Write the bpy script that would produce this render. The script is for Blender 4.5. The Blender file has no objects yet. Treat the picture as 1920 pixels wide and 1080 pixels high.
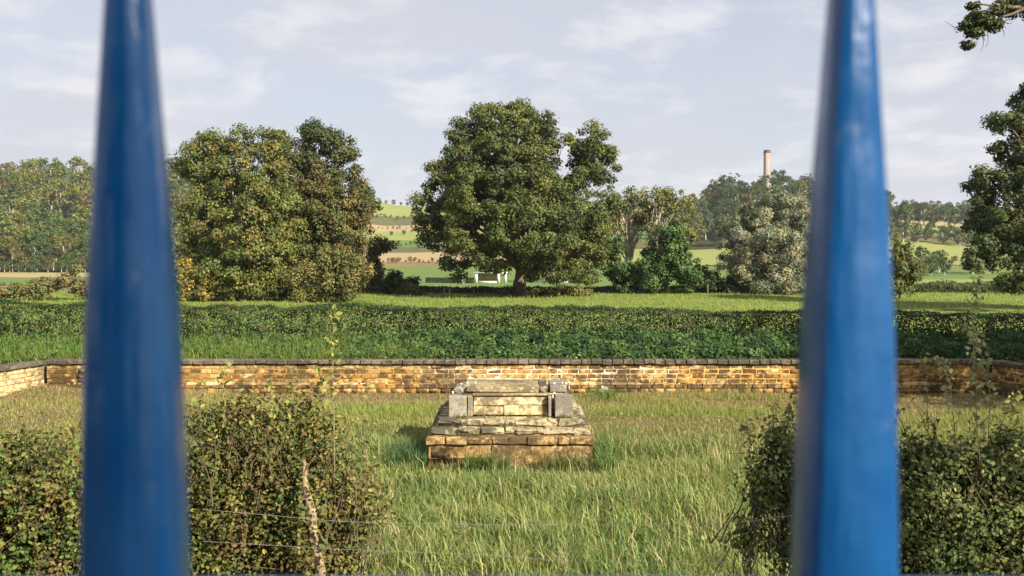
import bpy, bmesh, math
import numpy as np
from mathutils import Vector

rng = np.random.default_rng(11)
scene = bpy.context.scene
C = scene.collection
R = math.radians

# ------------------------------------------------------------------ camera, sky, sun, exposure
F = 1850.0                     # focal length in pixels of the 1920 wide photograph
CAMZ = 4.1
PITCH = math.atan(70 / F)
cam_d = bpy.data.cameras.new('camera')
cam = bpy.data.objects.new('camera', cam_d)
C.objects.link(cam)
cam.location = (0, 0, CAMZ)
cam.rotation_euler = (math.pi / 2 - PITCH, 0, 0)
cam_d.sensor_width = 36
cam_d.lens = 36 * F / 1920
cam_d.clip_start = 0.01
cam_d.clip_end = 6000
cam_d.dof.use_dof = True
cam_d.dof.focus_distance = 26
cam_d.dof.aperture_fstop = cam_d.lens / 1.7
scene.camera = cam

SUN_EL = R(31)
SUN_AZ = (0.70, -0.714)        # horizontal direction towards the sun
world = bpy.data.worlds.new('World')
scene.world = world
world.use_nodes = True
nt = world.node_tree
nt.nodes.clear()
def wn(t, **kw):
    n = nt.nodes.new(t)
    for k, v in kw.items():
        setattr(n, k, v)
    return n
sky = wn('ShaderNodeTexSky', sky_type='NISHITA', sun_disc=False)
sky.sun_elevation = SUN_EL
sky.sun_rotation = math.atan2(SUN_AZ[0], SUN_AZ[1])
sky.air_density = 1.0
sky.dust_density = 0.6
sky.ozone_density = 1.5
tc = wn('ShaderNodeTexCoord')
sep = wn('ShaderNodeSeparateXYZ')
nt.links.new(tc.outputs['Generated'], sep.inputs[0])
addz = wn('ShaderNodeMath', operation='ADD'); addz.inputs[1].default_value = 0.22
absz = wn('ShaderNodeMath', operation='ABSOLUTE')
nt.links.new(sep.outputs['Z'], absz.inputs[0])
nt.links.new(absz.outputs[0], addz.inputs[0])
dx = wn('ShaderNodeMath', operation='DIVIDE'); dy = wn('ShaderNodeMath', operation='DIVIDE')
nt.links.new(sep.outputs['X'], dx.inputs[0]); nt.links.new(addz.outputs[0], dx.inputs[1])
nt.links.new(sep.outputs['Y'], dy.inputs[0]); nt.links.new(addz.outputs[0], dy.inputs[1])
comb = wn('ShaderNodeCombineXYZ')
nt.links.new(dx.outputs[0], comb.inputs[0]); nt.links.new(dy.outputs[0], comb.inputs[1])
veil = wn('ShaderNodeTexNoise'); veil.inputs['Scale'].default_value = 0.9; veil.inputs['Detail'].default_value = 5
veil.inputs['Roughness'].default_value = 0.55; veil.inputs['Distortion'].default_value = 0.3
puff = wn('ShaderNodeTexNoise'); puff.inputs['Scale'].default_value = 2.6; puff.inputs['Detail'].default_value = 8
puff.inputs['Roughness'].default_value = 0.6; puff.inputs['Distortion'].default_value = 0.25
nt.links.new(comb.outputs[0], veil.inputs['Vector']); nt.links.new(comb.outputs[0], puff.inputs['Vector'])
rv = wn('ShaderNodeMapRange'); rv.inputs['From Min'].default_value = 0.33; rv.inputs['From Max'].default_value = 0.62
rv.inputs['To Min'].default_value = 0.62; rv.inputs['To Max'].default_value = 0.98
rp = wn('ShaderNodeMapRange'); rp.interpolation_type = 'SMOOTHSTEP'
rp.inputs['From Min'].default_value = 0.47; rp.inputs['From Max'].default_value = 0.66
rp.inputs['To Min'].default_value = 0.0; rp.inputs['To Max'].default_value = 0.75
nt.links.new(veil.outputs['Fac'], rv.inputs['Value']); nt.links.new(puff.outputs['Fac'], rp.inputs['Value'])
m1 = wn('ShaderNodeMix', data_type='RGBA'); m2 = wn('ShaderNodeMix', data_type='RGBA')
nt.links.new(rv.outputs[0], m1.inputs['Factor']); nt.links.new(sky.outputs[0], m1.inputs['A'])
m1.inputs['B'].default_value = (4.95, 5.0, 5.55, 1)
nt.links.new(rp.outputs[0], m2.inputs['Factor']); nt.links.new(m1.outputs['Result'], m2.inputs['A'])
m2.inputs['B'].default_value = (6.5, 6.4, 6.6, 1)
bg = wn('ShaderNodeBackground'); bg.inputs['Strength'].default_value = 0.065
wo = wn('ShaderNodeOutputWorld')
nt.links.new(m2.outputs['Result'], bg.inputs['Color']); nt.links.new(bg.outputs[0], wo.inputs['Surface'])

sun_d = bpy.data.lights.new('sun', 'SUN')
sun_d.energy = 5.0
sun_d.angle = R(0.53)
sun_d.color = (1.0, 0.92, 0.78)
sun = bpy.data.objects.new('sun', sun_d)
C.objects.link(sun)
TO_SUN = Vector((SUN_AZ[0] * math.cos(SUN_EL), SUN_AZ[1] * math.cos(SUN_EL), math.sin(SUN_EL))).normalized()
sun.rotation_euler = TO_SUN.to_track_quat('Z', 'Y').to_euler()
sun.location = (30, -30, 40)

vs = scene.view_settings
vs.view_transform = 'Standard'
vs.look = 'None'
vs.exposure = 1.1
vs.gamma = 1.0
vs.use_curve_mapping = False
scene.cycles.use_denoising = True
scene.cycles.max_bounces = 6
scene.cycles.transparent_max_bounces = 8

# ------------------------------------------------------------------ helpers
def at(px, py, d):
    """the point seen at pixel px, py of the 1920x1080 photograph, d metres ahead"""
    u, v = (px - 960) / F, (540 - py) / F
    cp, sp = math.cos(PITCH), math.sin(PITCH)
    t = d / (cp + v * sp)
    return np.array([u * t, d, CAMZ + t * (v * cp - sp)])

def vnoise(x, y, scale, seed):
    """smooth value noise 0..1 on arrays"""
    x = np.asarray(x, float) / scale + 1000.0; y = np.asarray(y, float) / scale + 1000.0
    xi = np.floor(x).astype(np.int64); yi = np.floor(y).astype(np.int64)
    fx = x - xi; fy = y - yi
    fx = fx * fx * (3 - 2 * fx); fy = fy * fy * (3 - 2 * fy)
    def h(a, b):
        n = (a * 374761393 + b * 668265263 + seed * 974711) & 0x7fffffff
        n = ((n ^ (n >> 13)) * 1274126177) & 0x7fffffff
        return ((n ^ (n >> 16)) & 0xffff) / 65535.0
    return (h(xi, yi) * (1 - fx) + h(xi + 1, yi) * fx) * (1 - fy) + (h(xi, yi + 1) * (1 - fx) + h(xi + 1, yi + 1) * fx) * fy

def fbm(x, y, scale, seed):
    return 0.55 * vnoise(x, y, scale, seed) + 0.3 * vnoise(x, y, scale / 2.1, seed + 7) + 0.15 * vnoise(x, y, scale / 4.7, seed + 13)

def sstep(a, b, x):
    t = np.clip((np.asarray(x, float) - a) / (b - a), 0, 1)
    return t * t * (3 - 2 * t)

def tag(o, label=None, cat=None, group=None, kind=None):
    if label: o['label'] = label
    if cat: o['category'] = cat
    if group: o['group'] = group
    if kind: o['kind'] = kind
    return o

def empty(name, loc):
    o = bpy.data.objects.new(name, None)
    o.empty_display_size = 0.2
    C.objects.link(o)
    o.location = Vector([float(v) for v in loc])
    return o

def link(name, me, parent=None, loc=None):
    o = bpy.data.objects.new(name, me)
    C.objects.link(o)
    if parent is not None:
        o.parent = parent
        if loc is None:
            o.location = -parent.location       # mesh written in world coordinates
    if loc is not None:
        o.location = Vector([float(v) for v in loc])
    return o

def mesh_np(name, verts, faces, mat, cols=None, smooth=False):
    """verts (N,3), faces (M,k) of one k -> mesh"""
    me = bpy.data.meshes.new(name)
    verts = np.asarray(verts, np.float32); faces = np.asarray(faces, np.int32)
    k = faces.shape[1]
    me.vertices.add(len(verts)); me.vertices.foreach_set('co', verts.ravel())
    me.loops.add(faces.size); me.loops.foreach_set('vertex_index', faces.ravel())
    me.polygons.add(len(faces))
    me.polygons.foreach_set('loop_start', np.arange(0, faces.size, k, dtype=np.int32))
    me.polygons.foreach_set('loop_total', np.full(len(faces), k, np.int32))
    if smooth:
        me.polygons.foreach_set('use_smooth', np.ones(len(faces), bool))
    if cols is not None:
        ca = me.color_attributes.new('Col', 'FLOAT_COLOR', 'POINT')
        c4 = np.ones((len(verts), 4), np.float32); c4[:, :3] = cols
        ca.data.foreach_set('color', c4.ravel())
    me.update(calc_edges=True)
    me.validate()
    if mat is not None:
        me.materials.append(mat)
    return me

def lin(r, g, b):
    """sRGB 0..255 -> linear"""
    c = np.array([r, g, b], float) / 255
    return np.where(c <= 0.04045, c / 12.92, ((c + 0.055) / 1.055) ** 2.4)

# ------------------------------------------------------------------ materials
def mat_new(name):
    m = bpy.data.materials.new(name)
    m.use_nodes = True
    t = m.node_tree
    t.nodes.clear()
    out = t.nodes.new('ShaderNodeOutputMaterial')
    return m, t, out

def N(t, typ, ins=None, **kw):
    n = t.nodes.new(typ)
    for k, v in kw.items():
        setattr(n, k, v)
    for k, v in (ins or {}).items():
        if hasattr(v, 'links') or isinstance(v, bpy.types.NodeSocket):
            t.links.new(v, n.inputs[k])
        else:
            n.inputs[k].default_value = v
    return n

def leaf_material(name, trans=0.3, rough=0.5, spec=0.35):
    m, t, out = mat_new(name)
    a = N(t, 'ShaderNodeAttribute', attribute_name='Col')
    oi = N(t, 'ShaderNodeObjectInfo')
    mul = N(t, 'ShaderNodeMix', {'Factor': 1.0, 'A': a.outputs['Color'], 'B': oi.outputs['Color']}, data_type='RGBA', blend_type='MULTIPLY')
    p = N(t, 'ShaderNodeBsdfPrincipled', {'Base Color': mul.outputs['Result'], 'Roughness': rough, 'Specular IOR Level': spec})
    hs = N(t, 'ShaderNodeHueSaturation', {'Hue': 0.49, 'Saturation': 1.15, 'Value': 1.25, 'Color': mul.outputs['Result']})
    tr = N(t, 'ShaderNodeBsdfTranslucent', {'Color': hs.outputs[0]})
    mx = N(t, 'ShaderNodeMixShader', {0: trans, 1: p.outputs[0], 2: tr.outputs[0]})
    t.links.new(mx.outputs[0], out.inputs[0])
    return m

def ground_material(name, c1, c2, c3, scale, bump=0.3, fine=8.0):
    m, t, out = mat_new(name)
    g = N(t, 'ShaderNodeNewGeometry')
    n1 = N(t, 'ShaderNodeTexNoise', {'Vector': g.outputs['Position'], 'Scale': scale, 'Detail': 6.0, 'Roughness': 0.6})
    n2 = N(t, 'ShaderNodeTexNoise', {'Vector': g.outputs['Position'], 'Scale': scale * fine, 'Detail': 6.0, 'Roughness': 0.65})
    r1 = N(t, 'ShaderNodeMapRange', {'Value': n1.outputs['Fac'], 'From Min': 0.35, 'From Max': 0.65})
    r2 = N(t, 'ShaderNodeMapRange', {'Value': n2.outputs['Fac'], 'From Min': 0.3, 'From Max': 0.7, 'To Max': 0.8})
    a = N(t, 'ShaderNodeMix', {'Factor': r1.outputs[0], 'A': (*c1, 1), 'B': (*c2, 1)}, data_type='RGBA')
    b = N(t, 'ShaderNodeMix', {'Factor': r2.outputs[0], 'A': a.outputs['Result'], 'B': (*c3, 1)}, data_type='RGBA')
    bp = N(t, 'ShaderNodeBump', {'Height': n2.outputs['Fac'], 'Strength': bump, 'Distance': 0.4 / (scale * fine)})
    p = N(t, 'ShaderNodeBsdfPrincipled', {'Base Color': b.outputs['Result'], 'Roughness': 0.95, 'Specular IOR Level': 0.1, 'Normal': bp.outputs[0]})
    t.links.new(p.outputs[0], out.inputs[0])
    return m

def stone_material(name, c_a, c_b, c_pale, c_dark, dark_amt=0.5, pale_amt=0.5, scale=1.0, lichen=None):
    m, t, out = mat_new(name)
    g = N(t, 'ShaderNodeNewGeometry')
    oi = N(t, 'ShaderNodeObjectInfo')
    ofs = N(t, 'ShaderNodeVectorMath', {0: g.outputs['Position'], 1: oi.outputs['Random']}, operation='ADD')
    big = N(t, 'ShaderNodeTexNoise', {'Vector': g.outputs['Position'], 'Scale': 0.55 * scale, 'Detail': 4.0, 'Roughness': 0.6})
    med = N(t, 'ShaderNodeTexNoise', {'Vector': ofs.outputs[0], 'Scale': 5.0 * scale, 'Detail': 7.0, 'Roughness': 0.65})
    fin = N(t, 'ShaderNodeTexNoise', {'Vector': g.outputs['Position'], 'Scale': 38.0 * scale, 'Detail': 6.0, 'Roughness': 0.7})
    blk = N(t, 'ShaderNodeMix', {'Factor': oi.outputs['Random'], 'A': (*c_a, 1), 'B': (*c_b, 1)}, data_type='RGBA')
    rm = N(t, 'ShaderNodeMapRange', {'Value': med.outputs['Fac'], 'From Min': 0.52, 'From Max': 0.7, 'To Max': pale_amt})
    pal = N(t, 'ShaderNodeMix', {'Factor': rm.outputs[0], 'A': blk.outputs['Result'], 'B': (*c_pale, 1)}, data_type='RGBA')
    st = N(t, 'ShaderNodeMath', {0: big.outputs['Fac'], 1: med.outputs['Fac']}, operation='MULTIPLY')
    rd = N(t, 'ShaderNodeMapRange', {'Value': st.outputs[0], 'From Min': 0.215, 'From Max': 0.29, 'To Min': dark_amt, 'To Max': 0.0})
    drk = N(t, 'ShaderNodeMix', {'Factor': rd.outputs[0], 'A': pal.outputs['Result'], 'B': (*c_dark, 1)}, data_type='RGBA')
    last = drk.outputs['Result']
    if lichen:
        ln = N(t, 'ShaderNodeTexNoise', {'Vector': ofs.outputs[0], 'Scale': 11.0 * scale, 'Detail': 5.0, 'Roughness': 0.6})
        lr = N(t, 'ShaderNodeMapRange', {'Value': ln.outputs['Fac'], 'From Min': 0.56, 'From Max': 0.64, 'To Max': 0.8})
        lm = N(t, 'ShaderNodeMix', {'Factor': lr.outputs[0], 'A': last, 'B': (*lichen, 1)}, data_type='RGBA')
        last = lm.outputs['Result']
    fr = N(t, 'ShaderNodeMapRange', {'Value': fin.outputs['Fac'], 'From Min': 0.25, 'From Max': 0.75, 'To Min': 0.45, 'To Max': 1.4})
    val = N(t, 'ShaderNodeVectorMath', {0: last, 'Scale': fr.outputs[0]}, operation='SCALE')
    hb = N(t, 'ShaderNodeMath', {0: fin.outputs['Fac'], 1: med.outputs['Fac']}, operation='ADD')
    bp = N(t, 'ShaderNodeBump', {'Height': hb.outputs[0], 'Strength': 0.6, 'Distance': 0.025})
    p = N(t, 'ShaderNodeBsdfPrincipled', {'Base Color': val.outputs[0], 'Roughness': 0.92, 'Specular IOR Level': 0.15, 'Normal': bp.outputs[0]})
    t.links.new(p.outputs[0], out.inputs[0])
    return m

def plain_material(name, col, rough=0.7, spec=0.3, var=0.25, scale=6.0, metal=0.0):
    m, t, out = mat_new(name)
    g = N(t, 'ShaderNodeNewGeometry')
    n1 = N(t, 'ShaderNodeTexNoise', {'Vector': g.outputs['Position'], 'Scale': scale, 'Detail': 6.0, 'Roughness': 0.65})
    fr = N(t, 'ShaderNodeMapRange', {'Value': n1.outputs['Fac'], 'From Min': 0.25, 'From Max': 0.75, 'To Min': 1 - var, 'To Max': 1 + var})
    val = N(t, 'ShaderNodeVectorMath', {0: (*col,), 'Scale': fr.outputs[0]}, operation='SCALE')
    bp = N(t, 'ShaderNodeBump', {'Height': n1.outputs['Fac'], 'Strength': 0.35, 'Distance': 0.1 / scale})
    p = N(t, 'ShaderNodeBsdfPrincipled', {'Base Color': val.outputs[0], 'Roughness': rough, 'Specular IOR Level': spec, 'Metallic': metal, 'Normal': bp.outputs[0]})
    t.links.new(p.outputs[0], out.inputs[0])
    return m

M_LEAF = leaf_material('leaf', 0.16, 0.6, 0.22)
M_GLOSS = leaf_material('glossy_leaf', 0.25, 0.6, 0.2)
M_FAR = leaf_material('far_leaf', 0.2, 0.8, 0.1)
M_GRASS = leaf_material('grass_blade', 0.3, 0.55, 0.25)
M_BARK = plain_material('bark', (0.16, 0.12, 0.085), 0.95, 0.1, 0.45, 9)
M_PALEBARK = plain_material('pale_bark', (0.44, 0.38, 0.29), 0.95, 0.1, 0.35, 9)
M_TWIG = plain_material('twig', (0.11, 0.08, 0.05), 0.9, 0.1, 0.35, 40)
M_STEM = plain_material('pale_stem', (0.27, 0.21, 0.13), 0.85, 0.15, 0.3, 40)

# ------------------------------------------------------------------ terrain
PD = np.array([0, 3.2, 3.5, 9, 28.2, 28.5, 29.0, 31, 33.5, 36, 83, 92, 130, 200, 322, 450, 480, 560, 600, 650, 700, 740, 790, 850, 900, 1400, 4000], float)
PZ = np.array([1.5, 1.5, 1.3, 0, 0, 0, 0.84, 1.22, 1.1, 0.5, 0.5, 0.1, -3.5, -5.6, -6, -3.2, -1.1, 3.5, 7.3, 12.2, 18.5, 24, 31.9, 41.8, 44, 30, 20], float)
def zt(x, d):
    x = np.asarray(x, float); d = np.asarray(d, float)
    z = np.interp(d, PD, PZ)
    z = z + sstep(-85, -235, x) * sstep(395, 660, d) * 31 * (1 - 0.6 * sstep(700, 1300, d))
    z = z + 26 * np.exp(-((x - 185) / 75) ** 2 - ((d - 690) / 115) ** 2)
    lf = sstep(95, 160, d)
    z = z + lf * (fbm(x, d, 90, 3) - 0.5) * 1.6
    nf = sstep(38, 50, d) * (1 - sstep(95, 110, d))
    z = z + nf * (fbm(x, d, 9, 5) - 0.5) * 0.28
    gd = sstep(10, 14, d) * (1 - sstep(27, 28.1, d))
    z = z + gd * (fbm(x, d, 3.2, 9) - 0.5) * 0.16
    # earth banked up in the left corner of the garden
    z = z + 0.26 * np.exp(-((x + 13.3) / 1.5) ** 2 - ((d - 27.6) / 1.2) ** 2)
    return z

def strip(name, d0, d1, x0, x1, nd, nx, mat, label=None):
    dd = np.linspace(d0, d1, nd + 1); xx = np.linspace(x0, x1, nx + 1)
    X, D = np.meshgrid(xx, dd)
    D = D + sstep(300, 440, D) * (1 - sstep(870, 1000, D)) * (9 * np.sin(X * 0.021 + 0.8) + 5 * np.sin(X * 0.05 + D * 0.013))
    V = np.stack([X, D, zt(X, D)], -1).reshape(-1, 3)
    i = np.arange(nd)[:, None] * (nx + 1) + np.arange(nx)[None, :]
    Fc = np.stack([i, i + 1, i + nx + 2, i + nx + 1], -1).reshape(-1, 4)
    o = link(name, mesh_np(name, V, Fc, mat, smooth=True))
    tag(o, kind='structure')
    if label: o['label'] = label
    return o

G_GARDEN = ground_material('garden_soil', (0.115, 0.12, 0.036), (0.17, 0.13, 0.062), (0.085, 0.09, 0.028), 0.35, 0.6, 30)
G_BANK = ground_material('bank_soil', (0.045, 0.06, 0.02), (0.06, 0.075, 0.025), (0.03, 0.04, 0.015), 0.8)
G_MEADOW = ground_material('meadow_turf', (0.16, 0.21, 0.04), (0.20, 0.23, 0.055), (0.125, 0.17, 0.035), 0.16, 0.6, 14)
G_GREEN = ground_material('green_crop', (0.115, 0.175, 0.040), (0.135, 0.195, 0.048), (0.10, 0.15, 0.036), 0.03, 0.4, 25)
G_PALEGREEN = ground_material('pale_pasture', (0.22, 0.25, 0.07), (0.26, 0.26, 0.085), (0.19, 0.22, 0.06), 0.03, 0.3, 20)
G_TAN = ground_material('stubble', (0.33, 0.25, 0.13), (0.37, 0.28, 0.15), (0.29, 0.215, 0.11), 0.03, 0.3, 20)
G_RUST = ground_material('dry_bank', (0.24, 0.14, 0.07), (0.27, 0.17, 0.08), (0.13, 0.11, 0.04), 0.06, 0.7, 10)
G_SCRUB = ground_material('rough_strip', (0.115, 0.115, 0.04), (0.15, 0.13, 0.055), (0.07, 0.075, 0.027), 0.05, 0.7, 10)
G_WOOD = ground_material('wood_floor', (0.05, 0.055, 0.02), (0.07, 0.06, 0.03), (0.03, 0.03, 0.012), 0.05)

strip('ground', 3.5, 28.2, -22, 24, 140, 120, G_GARDEN)
strip('ground', 28.2, 36, -30, 34, 24, 60, G_BANK)
strip('meadow', 36, 104, -75, 80, 70, 120, G_MEADOW)
strip('field', 104, 452, -330, 420, 60, 60, G_GREEN)
strip('field', 452, 481, -330, 420, 6, 60, G_RUST)
strip('field', 481, 560, -330, 420, 12, 60, G_TAN)
strip('field', 560, 601, -330, 420, 8, 60, G_SCRUB)
strip('field', 601, 652, -330, 420, 8, 60, G_GREEN)
strip('field', 652, 704, -330, 420, 8, 60, G_PALEGREEN)
strip('field', 704, 738, -330, 420, 8, 60, G_TAN)
strip('field', 738, 792, -330, 420, 8, 60, G_SCRUB)
strip('field', 792, 4000, -330, 420, 100, 60, G_PALEGREEN)
def overlay(name, d0, d1, fx0, fx1, mat, up=0.5, nd=30, nx=40):
    dd = np.linspace(d0, d1, nd + 1); V = []
    for d in dd:
        for x in np.linspace(fx0(d), fx1(d), nx + 1):
            V.append((x, d, float(zt(x, d)) + up))
    i = np.arange(nd)[:, None] * (nx + 1) + np.arange(nx)[None, :]
    Fc = np.stack([i, i + 1, i + nx + 2, i + nx + 1], -1).reshape(-1, 4)
    tag(link(name, mesh_np(name, np.array(V), Fc, mat, smooth=True)), kind='structure')
overlay('hillside', 392, 760, lambda d: -330, lambda d: -0.30 * d, G_WOOD)
overlay('field', 453, 564, lambda d: 0.09 * d, lambda d: 0.54 * d, G_PALEGREEN, 0.3)
overlay('hillside', 545, 740, lambda d: 0.165 * d, lambda d: 0.345 * d, G_WOOD)
strip('hillside', 104, 4000, -2600, -330, 130, 40, G_WOOD)
strip('hillside', 104, 4000, 420, 2600, 130, 40, G_PALEGREEN)

# the street the railing stands on, behind the lens
def box_np(c, s):
    c = np.asarray(c, float); s = np.asarray(s, float) / 2
    k = np.array([[-1, -1, -1], [1, -1, -1], [1, 1, -1], [-1, 1, -1], [-1, -1, 1], [1, -1, 1], [1, 1, 1], [-1, 1, 1]], float)
    f = np.array([[0, 3, 2, 1], [4, 5, 6, 7], [0, 1, 5, 4], [1, 2, 6, 5], [2, 3, 7, 6], [3, 0, 4, 7]])
    return k * s + c, f

def boxes(name, lst, mat):
    V, Fc, n = [], [], 0
    for c, s in lst:
        v, f = box_np(c, s)
        V.append(v); Fc.append(f + n); n += 8
    return mesh_np(name, np.concatenate(V), np.concatenate(Fc), mat)

M_PAVE = plain_material('paving', (0.22, 0.21, 0.19), 0.9, 0.2, 0.2, 3)
tag(link('pavement', boxes('pavement', [((0, -9.6, 1.6), (60, 20, 2.6))], M_PAVE)), kind='structure')

# ------------------------------------------------------------------ leaf and branch builders
LEAF4 = (np.array([[-0.5, 0, 0], [0, -0.32, 0.06], [0.5, 0, -0.04], [0, 0.32, 0.06]]), np.array([[0, 1, 2, 3]]))
LEAF6 = (np.array([[-0.5, 0, 0], [-0.12, -0.30, 0.05], [0.26, -0.26, 0.04], [0.5, 0, -0.08], [0.26, 0.26, 0.04], [-0.12, 0.30, 0.05]]),
         np.array([[0, 1, 2, 3], [0, 3, 4, 5]]))
NARROW = (np.array([[-0.5, 0, 0], [0, -0.12, 0.04], [0.5, 0, -0.10], [0, 0.12, 0.04]]), np.array([[0, 1, 2, 3]]))

def norm(a):
    return a / np.maximum(np.linalg.norm(a, axis=1, keepdims=True), 1e-9)

def leaf_mesh(name, P, Nn, S, cols, mat, shape=LEAF4, axis=None):
    P = np.asarray(P); n = len(P)
    Nn = norm(Nn)
    ref = rng.normal(size=(n, 3)) if axis is None else axis + rng.normal(size=(n, 3)) * 0.35
    T = norm(np.cross(Nn, ref)) if axis is None else norm(ref - (ref * Nn).sum(1, keepdims=True) * Nn)
    B = np.cross(Nn, T)
    tv, tf = shape
    k = len(tv)
    V = P[:, None, :] + np.asarray(S)[:, None, None] * (tv[None, :, 0:1] * T[:, None, :] + tv[None, :, 1:2] * B[:, None, :] + tv[None, :, 2:3] * Nn[:, None, :])
    Fc = (tf[None] + (np.arange(n) * k)[:, None, None]).reshape(-1, tf.shape[1])
    return mesh_np(name, V.reshape(-1, 3), Fc, mat, np.repeat(cols, k, axis=0))

def sphere_dirs(n):
    return norm(rng.normal(size=(n, 3)))

def palette(cols, n, clump_ids, jit=0.14, leafj=0.22):
    """colour per clump from the palette, jittered, with jitter for each leaf"""
    cols = np.asarray(cols)
    nc = clump_ids.max() + 1
    pick = cols[rng.integers(0, len(cols), nc)] * (1 + rng.normal(size=(nc, 1)) * jit)
    c = pick[clump_ids] * (1 + rng.normal(size=(n, 1)) * leafj)
    c = c * (1 + rng.normal(size=(n, 3)) * 0.05)
    return np.clip(c, 0.004, 0.8)

def crown(lobes, n_clumps, per, clump_r, leaf, cols, shell=0.5, flat=0.75, top_cols=None, name='crown', mat=None, shape=LEAF4, droop=0.0, cull=0.55):
    """lobes: (x,y,z,rx,ry,rz). Leaf clumps spread through the outer part of the lobes."""
    L = np.array(lobes, float)
    w = (L[:, 3] * L[:, 5] + L[:, 4] * L[:, 5] + L[:, 3] * L[:, 4]); w /= w.sum()
    pid = rng.choice(len(L), n_clumps, p=w)
    d = sphere_dirs(n_clumps)
    r = shell + (1 - shell) * rng.random(n_clumps) ** 0.7
    cc = L[pid, :3] + d * L[pid, 3:] * r[:, None]
    keep = np.ones(n_clumps, bool)
    for j in range(len(L)):
        q = np.linalg.norm((cc - L[j, :3]) / L[j, 3:], axis=1)
        keep &= ~((q < cull) & (pid != j))
    cc, d = cc[keep], d[keep]
    nc = len(cc)
    rr = clump_r * rng.uniform(0.55, 1.35, nc)
    cnt = np.maximum(3, (per * (rr / clump_r) ** 2 * rng.uniform(0.7, 1.2, nc)).astype(int))
    ids = np.repeat(np.arange(nc), cnt)
    n = len(ids)
    g = norm(rng.normal(size=(n, 3))) * (rng.random((n, 1)) ** 0.45) * rng.uniform(0.75, 1.1, (n, 1))
    g[:, 2] *= flat
    P = cc[ids] + g * rr[ids][:, None]
    P[:, 2] -= droop * np.abs(rng.normal(size=n)) * rr[ids]
    Nn = d[ids] * 0.3 + norm(g) * 0.85 + rng.normal(size=(n, 3)) * 0.42 + np.array([0, 0, 0.35])
    c = palette(cols, n, ids)
    if top_cols is not None:
        zc = (P[:, 2] - P[:, 2].min()) / np.ptp(P[:, 2])
        f = sstep(0.55, 0.95, zc + rng.normal(size=n) * 0.05)[:, None]
        c = c * (1 - f) + palette(top_cols, n, ids) * f
    S = leaf * rng.uniform(0.65, 1.35, n)
    return leaf_mesh(name, P, Nn, S, c, mat or M_LEAF, shape), cc

def tube_np(pts, rad, sides=6):
    pts = np.asarray(pts, float); rad = np.asarray(rad, float)
    n = len(pts)
    tan = np.gradient(pts, axis=0); tan = norm(tan)
    ref = np.array([0.31, 0.87, 0.38])
    a = norm(np.cross(tan, ref)); b = np.cross(tan, a)
    th = np.arange(sides) / sides * 2 * math.pi
    V = pts[:, None, :] + rad[:, None, None] * (np.cos(th)[None, :, None] * a[:, None, :] + np.sin(th)[None, :, None] * b[:, None, :])
    i = np.arange(n - 1)[:, None] * sides; j = np.arange(sides)[None, :]
    Fc = np.stack([i + j, i + (j + 1) % sides, i + sides + (j + 1) % sides, i + sides + j], -1).reshape(-1, 4)
    V = V.reshape(-1, 3)
    return V, Fc

class Tubes:
    def __init__(self):
        self.V, self.F, self.n = [], [], 0
    def add(self, pts, rad, sides=6):
        v, f = tube_np(pts, rad, sides)
        self.V.append(v); self.F.append(f + self.n); self.n += len(v)
    def mesh(self, name, mat):
        return mesh_np(name, np.concatenate(self.V), np.concatenate(self.F), mat, smooth=True)

def wobble(a, b, n, amp, sag=0.0):
    t = np.linspace(0, 1, n)[:, None]
    p = np.asarray(a)[None] * (1 - t) + np.asarray(b)[None] * t
    w = rng.normal(size=(n, 3)) * amp
    w[0] = 0; w[-1] = 0
    p = p + w
    p[:, 2] += sag * np.sin(t[:, 0] * math.pi)
    return p

def skeleton(base, fork, targets, r0, name='trunk', mat=None, twigs=3, spread=0.9, flare=1.5):
    """trunk from base to fork, a limb to each target, smaller branches off the limbs"""
    T = Tubes()
    base = np.asarray(base, float); fork = np.asarray(fork, float)
    tr = wobble(base - np.array([0, 0, 0.25]), fork, 7, r0 * 0.15)
    T.add(tr, r0 * np.array([flare * 1.25, flare, 1.12, 1.0, 0.92, 0.88, 0.8]), 9)
    for tg in targets:
        tg = np.asarray(tg, float)
        ln = np.linalg.norm(tg - fork)
        k = rng.uniform(0.55, 1.0)
        st = tr[rng.integers(4, 7)]
        lp = wobble(st, tg, 7, ln * 0.035, ln * 0.06)
        T.add(lp, r0 * 0.5 * k * np.linspace(1, 0.18, 7), 6)
        for _ in range(twigs):
            q = lp[rng.integers(2, 6)]
            e = q + rng.normal(size=3) * ln * 0.08 * spread + np.array([0, 0, ln * 0.04])
            tp = wobble(q, e, 5, ln * 0.02)
            T.add(tp, r0 * 0.16 * k * np.linspace(1, 0.2, 5), 4)
    return T.mesh(name, mat or M_BARK)

def px_lobes(spec, d, depth=1.0, dj=0.0):
    out = []
    for s in spec:
        dd = d + (s[4] if len(s) > 4 else rng.uniform(-dj, dj))
        p = at(s[0], s[1], dd); m = dd / F
        rx, rz = s[2] * m, s[3] * m
        out.append((*p, rx, 0.5 * (rx + rz) * depth, rz))
    return out

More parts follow.
